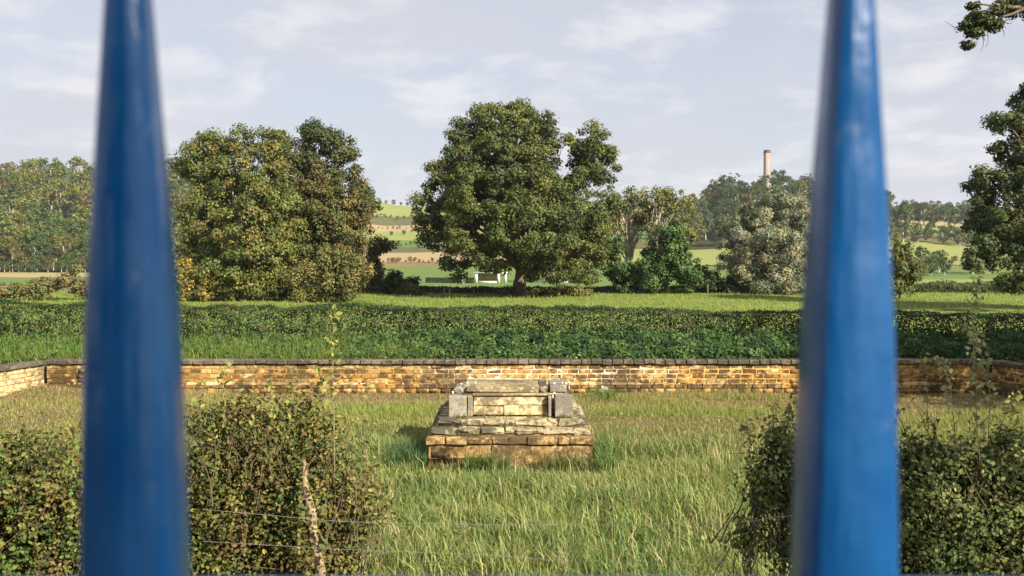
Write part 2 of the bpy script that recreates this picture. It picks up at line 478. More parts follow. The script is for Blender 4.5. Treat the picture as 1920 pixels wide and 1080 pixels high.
def make_tree(name, label, cat, base, lobes, n_clumps, per, clump_r, leaf, cols, r0, fork_f=0.3, mat_t=None, group=None, crown_kw=None, twigs=3, n_limbs=None, crown_name='crown', flare=1.5):
    global rng
    rng = np.random.default_rng(sum(ord(q) * (k + 1) for k, q in enumerate(label)))
    root = empty(name, base)
    tag(root, label, cat, group)
    me, cc = crown(lobes, n_clumps, per, clump_r, leaf, cols, name=crown_name, **(crown_kw or {}))
    tag(link(crown_name, me, root), kind='stuff')
    L = np.array(lobes)
    tgt = [l[:3] + rng.normal(size=3) * l[3:] * 0.2 for l in L]
    if n_limbs:
        tgt = tgt + [cc[i] for i in rng.choice(len(cc), min(n_limbs, len(cc)), replace=False)]
    top = L[:, 2].max()
    fork = np.array([base[0], base[1], base[2] + (top - base[2]) * fork_f])
    link('trunk', skeleton(base, fork, tgt, r0, mat=mat_t, twigs=twigs, flare=flare), root)
    return root

def ground_at(px, d):
    p = at(px, 500, d)
    return np.array([p[0], d, float(zt(p[0], d))])

# ------------------------------------------------------------------ blocks of stone
def block_mesh(name, s, ch, jit, mat, r):
    bm = bmesh.new()
    bmesh.ops.create_cube(bm, size=1)
    for v in bm.verts:
        v.co = Vector((v.co.x * s[0], v.co.y * s[1], v.co.z * s[2]))
    bmesh.ops.bevel(bm, geom=list(bm.edges), offset=ch, segments=1, affect='EDGES', profile=0.5)
    for v in bm.verts:
        v.co += Vector([float(q) for q in r.normal(size=3) * jit])
    me = bpy.data.meshes.new(name)
    bm.to_mesh(me); bm.free()
    me.materials.append(mat)
    return me

OCHRE = stone_material('ochre_stone', (0.30, 0.145, 0.033), (0.46, 0.265, 0.075), (0.66, 0.50, 0.27), (0.075, 0.05, 0.024), 0.92, 0.75)
COPE = stone_material('coping_stone', (0.13, 0.105, 0.075), (0.19, 0.155, 0.11), (0.28, 0.24, 0.17), (0.05, 0.045, 0.03), 0.7, 0.5)
MORTAR = stone_material('lime_mortar', (0.68, 0.60, 0.45), (0.68, 0.60, 0.45), (0.70, 0.62, 0.47), (0.22, 0.16, 0.09), 0.7, 0.6)
PALE = stone_material('pale_stone', (0.52, 0.38, 0.17), (0.60, 0.50, 0.30), (0.72, 0.62, 0.44), (0.15, 0.115, 0.065), 0.85, 0.7, 1.5)
GREY = stone_material('grey_stone', (0.28, 0.255, 0.21), (0.34, 0.305, 0.245), (0.44, 0.39, 0.30), (0.12, 0.105, 0.08), 0.5, 0.4, 1.2, (0.38, 0.27, 0.07))
MOSSY = stone_material('lichened_stone', (0.30, 0.25, 0.15), (0.46, 0.37, 0.20), (0.60, 0.52, 0.36), (0.07, 0.065, 0.045), 0.9, 0.6, 1.6, (0.09, 0.08, 0.06))
WORN = stone_material('worn_stone', (0.36, 0.28, 0.15), (0.48, 0.37, 0.19), (0.60, 0.51, 0.34), (0.10, 0.085, 0.055), 0.75, 0.7, 2.2, (0.13, 0.105, 0.065))
RUSTY = stone_material('rusty_stone', (0.29, 0.165, 0.05), (0.38, 0.24, 0.085), (0.58, 0.45, 0.26), (0.085, 0.06, 0.035), 0.85, 0.8, 2.2, (0.17, 0.11, 0.05))

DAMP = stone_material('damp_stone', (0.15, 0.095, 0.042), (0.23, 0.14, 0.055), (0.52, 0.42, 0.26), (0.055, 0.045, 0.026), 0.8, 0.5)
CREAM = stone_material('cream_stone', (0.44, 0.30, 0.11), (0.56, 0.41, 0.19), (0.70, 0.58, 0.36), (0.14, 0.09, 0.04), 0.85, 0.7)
def wall_mortar():
    m = MORTAR.copy(); m.name = 'wall_mortar'
    t = m.node_tree
    p = [n for n in t.nodes if n.type == 'BSDF_PRINCIPLED'][0]
    src = p.inputs['Base Color'].links[0].from_socket
    g = N(t, 'ShaderNodeNewGeometry')
    sx = N(t, 'ShaderNodeSeparateXYZ', {0: g.outputs['Position']})
    off = N(t, 'ShaderNodeMath', {0: sx.outputs['X'], 1: -1.0}, operation='ADD')
    ab = N(t, 'ShaderNodeMath', {0: off.outputs[0]}, operation='ABSOLUTE')
    n1 = N(t, 'ShaderNodeTexNoise', {'Vector': g.outputs['Position'], 'Scale': 0.9, 'Detail': 4.0})
    nn = N(t, 'ShaderNodeMath', {0: n1.outputs['Fac'], 1: 4.0}, operation='MULTIPLY')
    su = N(t, 'ShaderNodeMath', {0: ab.outputs[0], 1: nn.outputs[0]}, operation='ADD')
    f = N(t, 'ShaderNodeMapRange', {'Value': su.outputs[0], 'From Min': 4.4, 'From Max': 5.6})
    mx = N(t, 'ShaderNodeMix', {'Factor': f.outputs[0], 'A': src, 'B': (0.47, 0.28, 0.09, 1)}, data_type='RGBA')
    t.links.new(mx.outputs['Result'], p.inputs['Base Color'])
    return m
WALL_MORTAR = wall_mortar()
def garden_wall(name, label, A, B, height, back, n_parts=10**6, parent=None, cl=0.36, mat=OCHRE, hidden=None, z0=0.0):
    """a wall from A to B (front face on that line; the garden lies to the right of A->B seen from above when back>0)"""
    A = np.array(A, float); B = np.array(B, float)
    u = (B - A); ln = np.linalg.norm(u); u /= ln
    nb = np.array([-u[1], u[0]]) * back             # towards the back of the wall
    ang = math.atan2(u[1], u[0])
    root = empty(name, (*(A), z0))
    root.rotation_euler = (0, 0, 0)
    tag(root, label, 'wall')
    th = 0.34
    # core of mortar, slightly behind the stone faces
    mid = (A + B) / 2 + nb * (th / 2 + 0.014)
    v, f = box_np((0, 0, 0), (ln, th, height - 0.10))
    ca, sa = math.cos(ang), math.sin(ang)
    core = link('mortar_bed', mesh_np('mortar_bed', v, f, WALL_MORTAR), root, loc=(0, 0, 0))
    core.rotation_euler = (0, 0, ang)
    core.location = Vector((mid[0] - A[0], mid[1] - A[1], (height - 0.10) / 2 - 0.05))
    r = np.random.default_rng(abs(hash(name)) % 1000 if False else 5)
    variants = [block_mesh('stone_block', (1, 1, 1), 0.0, 0.0, mat, r) for _ in range(0)]
    pools = {m.name: [block_mesh('stone_block', (cl - 0.02, 0.12, 0.124), 0.014, 0.006, m, r) for _ in range(9)] for m in {mat, OCHRE, DAMP, CREAM}}
    cpool = [block_mesh('coping_stone', (0.285, 0.44, 0.115), 0.014, 0.005, COPE, r) for _ in range(8)]
    rows = int(round((height - 0.12) / 0.14))
    cells = []
    for k in range(rows):
        s = -rng.uniform(0, cl)
        while s < ln - 0.05:
            w = cl * rng.uniform(0.8, 1.25)
            a, b = max(s, 0.0), min(s + w, ln)
            if b - a > 0.07:
                cells.append((k, a, b))
            s += w
    def score(c):
        k, a, b = c
        p = A + u * (a + b) / 2
        px = 960 + p[0] / p[1] * F
        bad = 0 if hidden is None else any(h0 < px < h1 for h0, h1 in hidden)
        return (bad, -k)
    order = sorted(range(len(cells)), key=lambda i: score(cells[i]))
    single = set(order[:n_parts])
    rest = []
    for i, (k, a, b) in enumerate(cells):
        w = b - a
        c = A + u * (a + b) / 2 + nb * (0.06 + rng.normal() * 0.004 - (0.045 if k <= 1 else 0))
        z = 0.14 * k + 0.07 - 0.005
        if i in single:
            mm = mat
            if mat is OCHRE:
                q = rng.random()
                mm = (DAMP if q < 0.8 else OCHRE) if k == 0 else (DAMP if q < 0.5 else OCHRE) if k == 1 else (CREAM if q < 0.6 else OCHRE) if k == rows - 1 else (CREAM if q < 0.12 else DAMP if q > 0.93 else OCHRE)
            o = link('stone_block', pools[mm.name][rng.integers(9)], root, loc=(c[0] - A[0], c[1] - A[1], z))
            o.rotation_euler = (float(rng.normal() * 0.006), float(rng.normal() * 0.006), ang)
            o.scale = (w / cl, 1, float(rng.uniform(0.96, 1.03)))
        else:
            rest.append((c, w, z))
    if rest:
        V, Fc, n = [], [], 0
        for c, w, z in rest:
            v, f = box_np((0, 0, 0), (w - 0.016, 0.12, 0.128))
            q = v.copy(); q[:, 0] = v[:, 0] * ca - v[:, 1] * sa + c[0]; q[:, 1] = v[:, 0] * sa + v[:, 1] * ca + c[1]; q[:, 2] = v[:, 2] + z + z0
            V.append(q); Fc.append(f + n); n += 8
        tag(link('stone_course', mesh_np('stone_course', np.concatenate(V), np.concatenate(Fc), mat), root), kind='stuff')
    # ragged pale fillet of mortar along the ledge of the lower courses
    m_ = int(ln / 0.06); ss = np.linspace(0.01, ln - 0.01, m_)
    hgt = 0.012 + 0.045 * np.clip(vnoise(ss, ss * 0, 0.22, 15) * 1.5 - 0.45, 0, 1) * (vnoise(ss, ss * 0, 2.6, 16) > 0.38)
    V = []
    for q, hq in zip(ss, hgt):
        for oy, oz in ((-0.055, 0.262 - 0.6 * hq), (-0.055, 0.278), (0.005, 0.283 + hq)):
            c = A + u * q + nb * oy
            V.append((c[0], c[1], oz + z0))
    i = np.arange(m_ - 1)[:, None] * 3 + np.arange(2)[None]
    on = (hgt[:-1] > 0.016) | (rng.random(m_ - 1) < 0.25)
    Fc = np.stack([i, i + 3, i + 4, i + 1], -1)[on].reshape(-1, 4)
    link('mortar_ledge', mesh_np('mortar_ledge', np.array(V), Fc, CREAM), root)
    nco = int(ln / 0.30)
    for i in range(nco):
        c = A + u * (ln * (i + 0.5) / nco) + nb * (th / 2 - 0.035 + rng.normal() * 0.006)
        o = link('coping_stone', cpool[rng.integers(len(cpool))], root, loc=(c[0] - A[0], c[1] - A[1], height - 0.06 + rng.normal() * 0.004))
        o.rotation_euler = (float(rng.normal() * 0.01), float(rng.normal() * 0.012), ang + float(rng.normal() * 0.01))
        o.scale = (ln / nco / 0.30, 1, 1)
    return root

garden_wall('garden_wall', 'long low ochre stone wall with dark coping across the back of the garden', (-13.4, 28.3), (13.75, 28.3), 0.96, 1, 300, hidden=((150, 345), (1490, 1690)))
garden_wall('garden_wall', 'sunlit pale stone side wall meeting the long wall at its left end', (-15.6, 19.8), (-13.42, 28.2), 0.96, 1, mat=PALE, cl=0.42)
garden_wall('garden_wall', 'short shaded stone wall stub at the right end of the long wall', (13.77, 28.2), (14.25, 26.9), 0.96, 1, cl=0.4)
garden_wall('garden_wall', 'low stone wall stretch in sun at the right edge beside the shaded stub', (14.3, 26.85), (17.5, 26.4), 0.96, 1, cl=0.4)

# ------------------------------------------------------------------ pedestal
PX = -0.03
ped = empty('pedestal', (PX, 20.2, 0))
tag(ped, 'weathered stepped stone pedestal with grey upright slabs standing in the grass', 'pedestal')
def pblock(name, c, s, mat, ch=0.015, jit=0.006, rot=0.0):
    me = block_mesh(name, s, ch, jit, mat, rng)
    o = link(name, me, ped, loc=(c[0], c[1] - 20.2, c[2]))
    o.rotation_euler = (0, 0, rot)
    return o
def prow(name, x0, x1, n, yf, depth, z0, z1, mat, jx=0.25, ch=0.02, jit=0.008, gap=0.012):
    w = (x1 - x0) / n
    e = [x0] + [x0 + w * (i + rng.uniform(-jx, jx)) for i in range(1, n)] + [x1]
    for a, b in zip(e[:-1], e[1:]):
        pblock(name, ((a + b) / 2, yf + depth / 2 + rng.normal() * 0.006, (z0 + z1) / 2), (b - a - gap, depth, z1 - z0 - gap), mat, ch, jit)
def pside(name, xs, y0, y1, n, th, z0, z1, mat):
    w = (y1 - y0) / n
    for i in range(n):
        pblock(name, (xs, y0 + w * (i + 0.5), (z0 + z1) / 2), (th, w - 0.012, z1 - z0 - 0.012), mat, 0.02, 0.008)
# core
tag(link('rubble_core', boxes('rubble_core', [((PX, 20.2, 0.24), (3.0, 3.28, 0.68)), ], RUSTY), ped))
tag(link('rubble_core', boxes('rubble_core', [((PX, 20.26, 0.62), (2.94, 3.1, 0.14)), ((PX, 20.3, 0.74), (2.7, 2.7, 0.14)), ((PX, 20.35, 1.02), (2.1, 1.6, 0.42))], WORN), ped))
for k, (z0, z1, n) in enumerate([(-0.1, 0.17, 5), (0.17, 0.43, 5)]):
    prow('stone_block', -1.55, 1.55, n, 18.56, 0.2, z0, z1, RUSTY, 0.3, 0.012, 0.012, 0.005)
    for sx in (-1.45, 1.45):
        pside('stone_block', sx, 18.75, 21.9, 7, 0.2, z0, z1, RUSTY)
prow('stone_block', -1.6, 1.6, 8, 18.5, 0.26, 0.43, 0.585, RUSTY, 0.3)
for sx in (-1.48, 1.48):
    pside('stone_block', sx, 18.77, 21.9, 7, 0.24, 0.43, 0.585, RUSTY)
prow('stone_block', -1.53, 1.53, 7, 18.66, 0.36, 0.59, 0.715, MOSSY, 0.3, 0.032, 0.018)
for sx in (-1.41, 1.41):
    pside('stone_block', sx, 19.03, 21.75, 6, 0.26, 0.59, 0.715, MOSSY)
prow('stone_block', -1.42, 1.42, 7, 18.92, 0.38, 0.72, 0.835, MOSSY, 0.3, 0.035, 0.02)
for sx in (-1.27, 1.27):
    pside('stone_block', sx, 19.31, 21.5, 5, 0.3, 0.72, 0.835, MOSSY)
# dado: pale panels between grey upright slabs
prow('panel', -0.74, 0.74, 2, 19.44, 0.12, 0.84, 1.03, PALE, 0.2, 0.01, 0.005, 0.008)
prow('panel', -0.74, 0.74, 1, 19.45, 0.12, 1.03, 1.235, PALE, 0.0, 0.012, 0.006, 0.008)
pblock('ledge', (0.0, 19.52, 1.25), (1.50, 0.22, 0.025), PALE, 0.006, 0.004)
pblock('upright_slab', (-1.04, 19.36, 1.045), (0.35, 0.20, 0.42), GREY, 0.014, 0.005, 0.03)
pblock('upright_slab', (-0.795, 19.40, 1.035), (0.095, 0.17, 0.40), GREY, 0.012, 0.004, -0.05)
pblock('upright_slab', (1.055, 19.34, 1.05), (0.36, 0.20, 0.43), GREY, 0.014, 0.005, -0.02)
pblock('upright_slab', (0.775, 19.42, 1.035), (0.055, 0.20, 0.40), GREY, 0.010, 0.004, 0.0)
for sx in (-1.06, 1.06):
    for y in (19.95, 20.55, 21.1):
        pblock('upright_slab', (sx, y, 1.03), (0.2, 0.5, 0.38), GREY, 0.014, 0.006)
# top slabs, broken at the left corner, notched at the right
pblock('top_slab', (-0.16, 20.2, 1.32), (1.46, 1.05, 0.125), WORN, 0.02, 0.012)
pblock('top_slab', (0.66, 20.2, 1.315), (0.17, 1.0, 0.12), MOSSY, 0.02, 0.01)
pblock('top_slab', (0.96, 20.24, 1.325), (0.34, 0.9, 0.135), GREY, 0.014, 0.006)
for q in range(5):
    pblock('broken_stone', (-1.06 + q * 0.045 + rng.normal() * 0.02, 19.75 + rng.random() * 0.2, 1.29 + rng.normal() * 0.03), (rng.uniform(0.12, 0.2), 0.2, rng.uniform(0.1, 0.16)), GREY, 0.03, 0.016, rng.normal() * 0.4)
pblock('broken_stone', (-0.93, 20.2, 1.31), (0.26, 0.7, 0.12), MOSSY, 0.03, 0.015)
M_BOLT = plain_material('galvanised_bolt', (0.62, 0.62, 0.63), 0.45, 0.5, 0.15, 60)
for px, py, d, h in [(876, 724, 19.9, 0.09), (891, 724, 19.9, 0.09), (1039, 726, 19.8, 0.1), (1054, 723, 19.9, 0.075), (1061, 723, 19.9, 0.06), (1067, 723, 20.1, 0.08), (864, 724, 20.0, 0.06), (849, 743, 19.38, 0.1), (1039, 742, 19.5, 0.075)]:
    p = at(px, py, d)
    T = Tubes()
    T.add([(0, 0, -0.06), (0, 0, h * 0.55), (0, 0, h * 0.56), (0, 0, h * 0.98), (0, 0, h)], [0.012, 0.012, 0.022, 0.022, 0.002], 8)
    link('bolt', T.mesh('bolt', M_BOLT), ped, loc=(p[0] - PX, p[1] - 20.2, p[2]))

st = link('loose_stone', block_mesh('loose_stone', (0.26, 0.16, 0.26), 0.03, 0.014, GREY, rng), loc=(*at(1130, 733, 28.05)[:2], 0.1))
st.rotation_euler = (0.15, 0.35, 0.3)
tag(st, 'small grey stone leaning at the foot of the long wall', 'stone')

# ------------------------------------------------------------------ railing, close to the lens
def blue_paint():
    m, t, out = mat_new('blue_gloss_paint')
    g = N(t, 'ShaderNodeNewGeometry')
    n1 = N(t, 'ShaderNodeTexNoise', {'Vector': g.outputs['Position'], 'Scale': 55.0, 'Detail': 4.0, 'Roughness': 0.55})
    n2 = N(t, 'ShaderNodeTexNoise', {'Vector': g.outputs['Position'], 'Scale': 260.0, 'Detail': 4.0})
    r1 = N(t, 'ShaderNodeMapRange', {'Value': n1.outputs['Fac'], 'From Min': 0.35, 'From Max': 0.65, 'To Min': 0.0, 'To Max': 1.0})
    c = N(t, 'ShaderNodeMix', {'Factor': r1.outputs[0], 'A': (0.001, 0.050, 0.165, 1), 'B': (0.003, 0.062, 0.19, 1)}, data_type='RGBA')
    sc = N(t, 'ShaderNodeVectorMath', {0: g.outputs['Position'], 1: (1.0, 1.0, 0.12)}, operation='MULTIPLY')
    n3 = N(t, 'ShaderNodeTexNoise', {'Vector': sc.outputs[0], 'Scale': 420.0, 'Detail': 3.0})
    n4 = N(t, 'ShaderNodeTexNoise', {'Vector': g.outputs['Position'], 'Scale': 120.0, 'Detail': 5.0, 'Roughness': 0.6})
    ch = N(t, 'ShaderNodeMapRange', {'Value': n4.outputs['Fac'], 'From Min': 0.66, 'From Max': 0.70, 'To Max': 0.7})
    c = N(t, 'ShaderNodeMix', {'Factor': ch.outputs[0], 'A': c.outputs['Result'], 'B': (0.05, 0.10, 0.19, 1)}, data_type='RGBA')
    rr = N(t, 'ShaderNodeMapRange', {'Value': n1.outputs['Fac'], 'From Min': 0.3, 'From Max': 0.7, 'To Min': 0.14, 'To Max': 0.30})
    bh = N(t, 'ShaderNodeMath', {0: n1.outputs['Fac'], 1: n3.outputs['Fac']}, operation='ADD')
    bp = N(t, 'ShaderNodeBump', {'Height': bh.outputs[0], 'Strength': 0.2, 'Distance': 0.0035})
    p = N(t, 'ShaderNodeBsdfPrincipled', {'Base Color': c.outputs['Result'], 'Roughness': rr.outputs[0], 'Specular IOR Level': 0.5, 'Normal': bp.outputs[0], 'Coat Weight': 0.1, 'Coat Roughness': 0.1})
    t.links.new(p.outputs[0], out.inputs[0])
    return m
BLUE = blue_paint()
RY = 0.178                                   # depth of the bars' axis
rail = empty('iron_railing', (0, RY, 2.95))
tag(rail, 'blue painted iron railing with two sharp tapering spikes close to the lens', 'railing')
def spike_mesh():
    # height above the lens (m), half width (m); the arrises are chamfered
    prof = [(-1.10, 0.0076, 0.0076), (-0.058, 0.0076, 0.0076), (-0.045, 0.0074, 0.0075), (-0.032, 0.0071, 0.0073), (-0.0125, 0.0065, 0.0069), (0.0065, 0.0055, 0.0060), (0.0258, 0.0044, 0.0050), (0.045, 0.0033, 0.0040), (0.064, 0.0023, 0.0029), (0.082, 0.0012, 0.0016), (0.100, 0.0001, 0.0002)]
    V = []
    for z, h, hy in prof:
        c = min(0.0013, h * 0.42)
        for sx, sy in ((-1, -1), (1, -1), (1, 1), (-1, 1)):
            # two points for each arris
            a = (sx * (h - c), sy * hy); b = (sx * h, sy * (hy - c))
            pair = (b, a) if (sx, sy) in ((-1, -1), (1, 1)) else (a, b)
            V += [(pair[0][0], pair[0][1], z), (pair[1][0], pair[1][1], z)]
    V = np.array(V)
    Fc = []
    for i in range(len(prof) - 1):
        for j in range(8):
            Fc.append((i * 8 + j, i * 8 + (j + 1) % 8, (i + 1) * 8 + (j + 1) % 8, (i + 1) * 8 + j))
    return mesh_np('spike', V, np.array(Fc), BLUE)
sm = spike_mesh()
PITCH_X = 0.1288
for i in range(-18, 20):
    o = link('spike', sm, rail, loc=(-0.0684 + i * PITCH_X, 0, CAMZ - 2.95))
    o.rotation_euler = (0, 0, (-0.02, 0.03)[i % 2])
def rail_mesh(name, z, h, w):
    me = block_mesh(name, (5.2, w, h), 0.0015, 0.0, BLUE, rng)
    return link(name, me, rail, loc=(0, 0, z - 2.95))
rail_mesh('top_rail', CAMZ - 0.0640 - 0.006, 0.012, 0.030)
rail_mesh('bottom_rail', 3.1, 0.012, 0.030)

# ------------------------------------------------------------------ grass
def blades(P, L, W, cols, lean=0.6, mat=M_GRASS, name='grass', simple=False):
    n = len(P)
    az = rng.random(n) * 2 * math.pi
    dr = np.stack([np.cos(az), np.sin(az), np.zeros(n)], 1)
    ln = np.abs(rng.normal(size=n)) * lean + 0.12
    side = np.stack([-np.sin(az + rng.normal(size=n) * 0.9), np.cos(az), np.zeros(n)], 1)
    up = np.array([0, 0, 1.0])
    L = L[:, None]; W = W[:, None]; ln = ln[:, None]
    k = 1 / np.sqrt(1 + ln ** 2)
    m = P + (dr * ln * 0.3 + up) * L * 0.55 * k
    tip = P + (dr * ln * 1.0 + up * (1 - 0.12 * ln)) * L * k
    if simple:
        V = np.stack([P - side * W * 0.6, P + side * W * 0.6, tip], 1)
        return mesh_np(name, V.reshape(-1, 3), np.arange(3 * n).reshape(-1, 3), mat, np.repeat(cols, 3, 0))
    V = np.stack([P - side * W / 2, P + side * W / 2, m + side * W * 0.42, m - side * W * 0.42, tip], 1)
    b = np.arange(n)[:, None] * 5
    q = np.concatenate([b + np.array([[0, 1, 2]]), b + np.array([[0, 2, 3]]), b + np.array([[3, 2, 4]])], 0)
    c5 = np.repeat(cols, 5, 0)
    return mesh_np(name, V.reshape(-1, 3), q, mat, c5)

def scatter(d0, d1, xl, xr, n, dens=None):
    """points on the terrain between depths, in the wedge px xl..xr"""
    d = np.sqrt(rng.uniform(d0 ** 2, d1 ** 2, n))
    px = rng.uniform(xl, xr, n)
    x = (px - 960) / F * d
    if dens is not None:
        keep = rng.random(n) < dens(x, d)
        x, d = x[keep], d[keep]
    return np.stack([x, d, zt(x, d)], 1)

def in_ped(P, g=0.0):
    return (np.abs(P[:, 0] - PX) < 1.55 + g) & (P[:, 1] > 18.55 - g) & (P[:, 1] < 21.9 + g)

def mixcol(f, a, b):
    f = np.asarray(f)[:, None]
    return np.asarray(a)[None] * (1 - f) + np.asarray(b)[None] * f

GR = np.array([0.13, 0.20, 0.055]); GR2 = np.array([0.25, 0.285, 0.085]); STRAW = np.array([0.46, 0.38, 0.18]); DRY = np.array([0.33, 0.24, 0.11])

# tall grass in front of and around the pedestal
P = scatter(10.5, 22.5, 300, 1560, 130000, lambda x, d: (0.25 + 0.75 * sstep(0.25, 0.6, fbm(x, d, 1.3, 21))) * (1 - 0.9 * sstep(19.5, 22.5, d + (fbm(x, d, 2.5, 4) - 0.5) * 3)) * (1 - 0.85 * sstep(2.6, 4.5, np.abs(x) + (fbm(x, d, 2, 8) - .5) * 2) * sstep(16, 19, d)))
P = P[~in_ped(P, 0.02)]
h = 0.14 + 0.40 * fbm(P[:, 0], P[:, 1], 1.1, 33) ** 1.3 * rng.uniform(0.5, 1.3, len(P))
near = (np.abs(P[:, 0] - PX) < 1.7) & (P[:, 1] > 17.2) & (P[:, 1] < 18.6)
h[near] *= 0.4
f = np.clip(fbm(P[:, 0], P[:, 1], 1.6, 41) * 1.6 - 0.35 + rng.normal(size=len(P)) * 0.25, 0, 1)
col = mixcol(f, GR, GR2)
s = (rng.random(len(P)) < 0.06 + 0.16 * sstep(0.5, 0.75, fbm(P[:, 0], P[:, 1], 0.7, 44))); col[s] = STRAW * rng.uniform(0.6, 1.2, (s.sum(), 1))
col *= rng.uniform(0.7, 1.25, (len(P), 1))
g = link('grass', blades(P, h * 1.15, np.full(len(P), 0.015) * rng.uniform(0.6, 1.6, len(P)), col, 1.25))
tag(g, 'tall green grass in front of the pedestal', 'grass', kind='stuff')

P = scatter(10.6, 20.5, 560, 1500, 3200, lambda x, d: 0.2 + 0.8 * sstep(0.5, 0.7, fbm(x, d, 0.9, 46)))
P = P[~in_ped(P, 0.1)]
g = link('dry_stalks', blades(P, rng.uniform(0.3, 0.62, len(P)), rng.uniform(0.006, 0.012, len(P)), np.tile(STRAW * 1.05, (len(P), 1)) * rng.uniform(0.6, 1.25, (len(P), 1)), 0.9, name='dry_stalks'))
tag(g, 'dry straw coloured stalks standing in the tall grass', 'stalks', kind='stuff')
P = scatter(10.6, 24, 600, 1800, 9000, lambda x, d: sstep(0.58, 0.7, fbm(x, d, 0.8, 47)))
P = P[~in_ped(P, 0.1)]
P[:, 2] += rng.uniform(0.05, 0.26, len(P))
g = link('weeds', leaf_mesh('weeds', P, np.tile([0, -0.2, 0.9], (len(P), 1)) + rng.normal(size=(len(P), 3)) * 0.45, rng.uniform(0.04, 0.09, len(P)), palette([np.array([0.10, 0.17, 0.04]), np.array([0.16, 0.20, 0.05]), np.array([0.20, 0.15, 0.06])], len(P), np.floor(P[:, 0] * 3).astype(int) % 31), M_LEAF))
tag(g, 'broad leaved weeds scattered through the garden grass', 'weeds', kind='stuff')
# tufts growing on and against the pedestal
def tuft(px0, px1, d0, d1, n, hmin, hmax, c, zf=None, w=0.013):
    P = np.array([[(rng.uniform(px0, px1) - 960) / F * dd, dd, 0.0] for dd in rng.uniform(d0, d1, n)])
    P[:, 2] = zt(P[:, 0], P[:, 1]) if zf is None else zf
    col = np.tile(c, (n, 1)) * rng.uniform(0.6, 1.3, (n, 1))
    return P, rng.uniform(hmin, hmax, n), np.full(n, w) * rng.uniform(0.7, 1.3, n), col
tl = [tuft(872, 956, 18.15, 18.48, 420, 0.2, 0.55, [0.11, 0.17, 0.045]), tuft(1010, 1112, 18.2, 18.48, 420, 0.2, 0.5, [0.17, 0.19, 0.06]), tuft(800, 870, 18.2, 18.48, 120, 0.12, 0.3, [0.20, 0.18, 0.07]),
      tuft(735, 798, 18.2, 19.4, 800, 0.25, 0.55, [0.075, 0.135, 0.045], None, 0.02), tuft(1120, 1160, 18.0, 20.5, 700, 0.25, 0.55, [0.13, 0.20, 0.06])]
for a, b in ((845, 880), (890, 960), (985, 1030), (1045, 1075)):
    tl.append(tuft(a, b, 19.12, 19.26, 45, 0.04, 0.13, [0.16, 0.20, 0.05], 0.83))
for a, b, dd, zz in ((815, 870, 18.9, 0.71), (930, 960, 18.9, 0.71), (1060, 1100, 18.9, 0.71), (830, 905, 18.62, 0.58), (1000, 1090, 18.62, 0.58)):
    tl.append(tuft(a, b, dd - 0.04, dd, 30, 0.03, 0.09, [0.15, 0.15, 0.05], zz))
P, hh, ww, col = [np.concatenate(q) for q in zip(*tl)]
g = link('grass', blades(P, hh, ww, col, 0.7))
tag(g, 'grass tufts growing on and against the stone pedestal', 'grass', kind='stuff')

# shorter, drier turf in the rest of the garden
def patch(x, d):
    return fbm(x, d * 2.2, 3.0, 52)
P = scatter(14, 28.1, -420, 2360, 300000, lambda x, d: 0.42 + 0.58 * sstep(0.35, 0.58, patch(x, d)))
P = P[~in_ped(P, 0.02)]
pv = patch(P[:, 0], P[:, 1])
f = np.clip(1.25 - pv * 1.8 + 0.55 * sstep(23.5, 27.0, P[:, 1]) + rng.normal(size=len(P)) * 0.2, 0, 1)
col = mixcol(f, GR2 * np.array([0.95, 1.0, 0.8]), DRY)
col *= rng.uniform(0.7, 1.25, (len(P), 1))
h = 0.065 + 0.13 * sstep(0.4, 0.8, pv) * rng.uniform(0.4, 1.4, len(P)) + 0.03 * rng.random(len(P))
g = link('grass', blades(P, h, np.full(len(P), 0.014), col, 0.8, simple=True))
tag(g, 'short patchy turf with dry spots covering the garden floor', 'grass', kind='stuff')

# meadow grass behind the hedge
P = scatter(56, 101, -80, 2000, 60000, lambda x, d: 0.3 + 0.7 * sstep(0.4, 0.6, fbm(x, d * 3, 3.0, 61)))
f = np.clip(fbm(P[:, 0], P[:, 1] * 2, 4.0, 62) * 1.6 - 0.3 + rng.normal(size=len(P)) * 0.2, 0, 1)
col = mixcol(f, [0.16, 0.22, 0.04], [0.25, 0.27, 0.065]) * rng.uniform(0.75, 1.2, (len(P), 1))
g = link('grass', blades(P, rng.uniform(0.10, 0.30, len(P)), rng.uniform(0.03, 0.06, len(P)), col, 1.0, simple=True))
tag(g, 'bright green meadow grass behind the clipped hedge', 'grass', kind='stuff')

# ------------------------------------------------------------------ bank cover and hedge behind the wall
IVY = [np.array([0.035, 0.08, 0.02]), np.array([0.05, 0.10, 0.024]), np.array([0.025, 0.06, 0.017]), np.array([0.065, 0.115, 0.028])]
n = 60000
x = rng.uniform(-19, 20, n); d = 28.75 + (31.6 - 28.75) * rng.random(n)
leafy = sstep(-6.5, -3.0, x + (fbm(x, d, 2.0, 71) - 0.5) * 9)
keep = rng.random(n) < 0.12 + 0.88 * leafy
x, d, leafy = x[keep], d[keep], leafy[keep]
hh = (0.05 + 0.50 * fbm(x, d, 0.55, 72)) * rng.random(len(x)) ** 0.6
P = np.stack([x, d, zt(x, d) + hh], 1)
Nn = np.tile([0.1, -0.55, 0.6], (len(x), 1)) + rng.normal(size=(len(x), 3)) * 0.5
ids = (np.floor(x * 2).astype(int) * 13 + np.floor(d * 2).astype(int) * 7) % 97
c = palette(IVY, len(x), ids, 0.18, 0.25)
o = link('ground_cover', leaf_mesh('ground_cover', P, Nn, rng.uniform(0.07, 0.15, len(x)), c, M_GLOSS, LEAF4))
tag(o, 'dark leafy ground cover on the bank between wall and hedge', 'ground cover', kind='stuff')

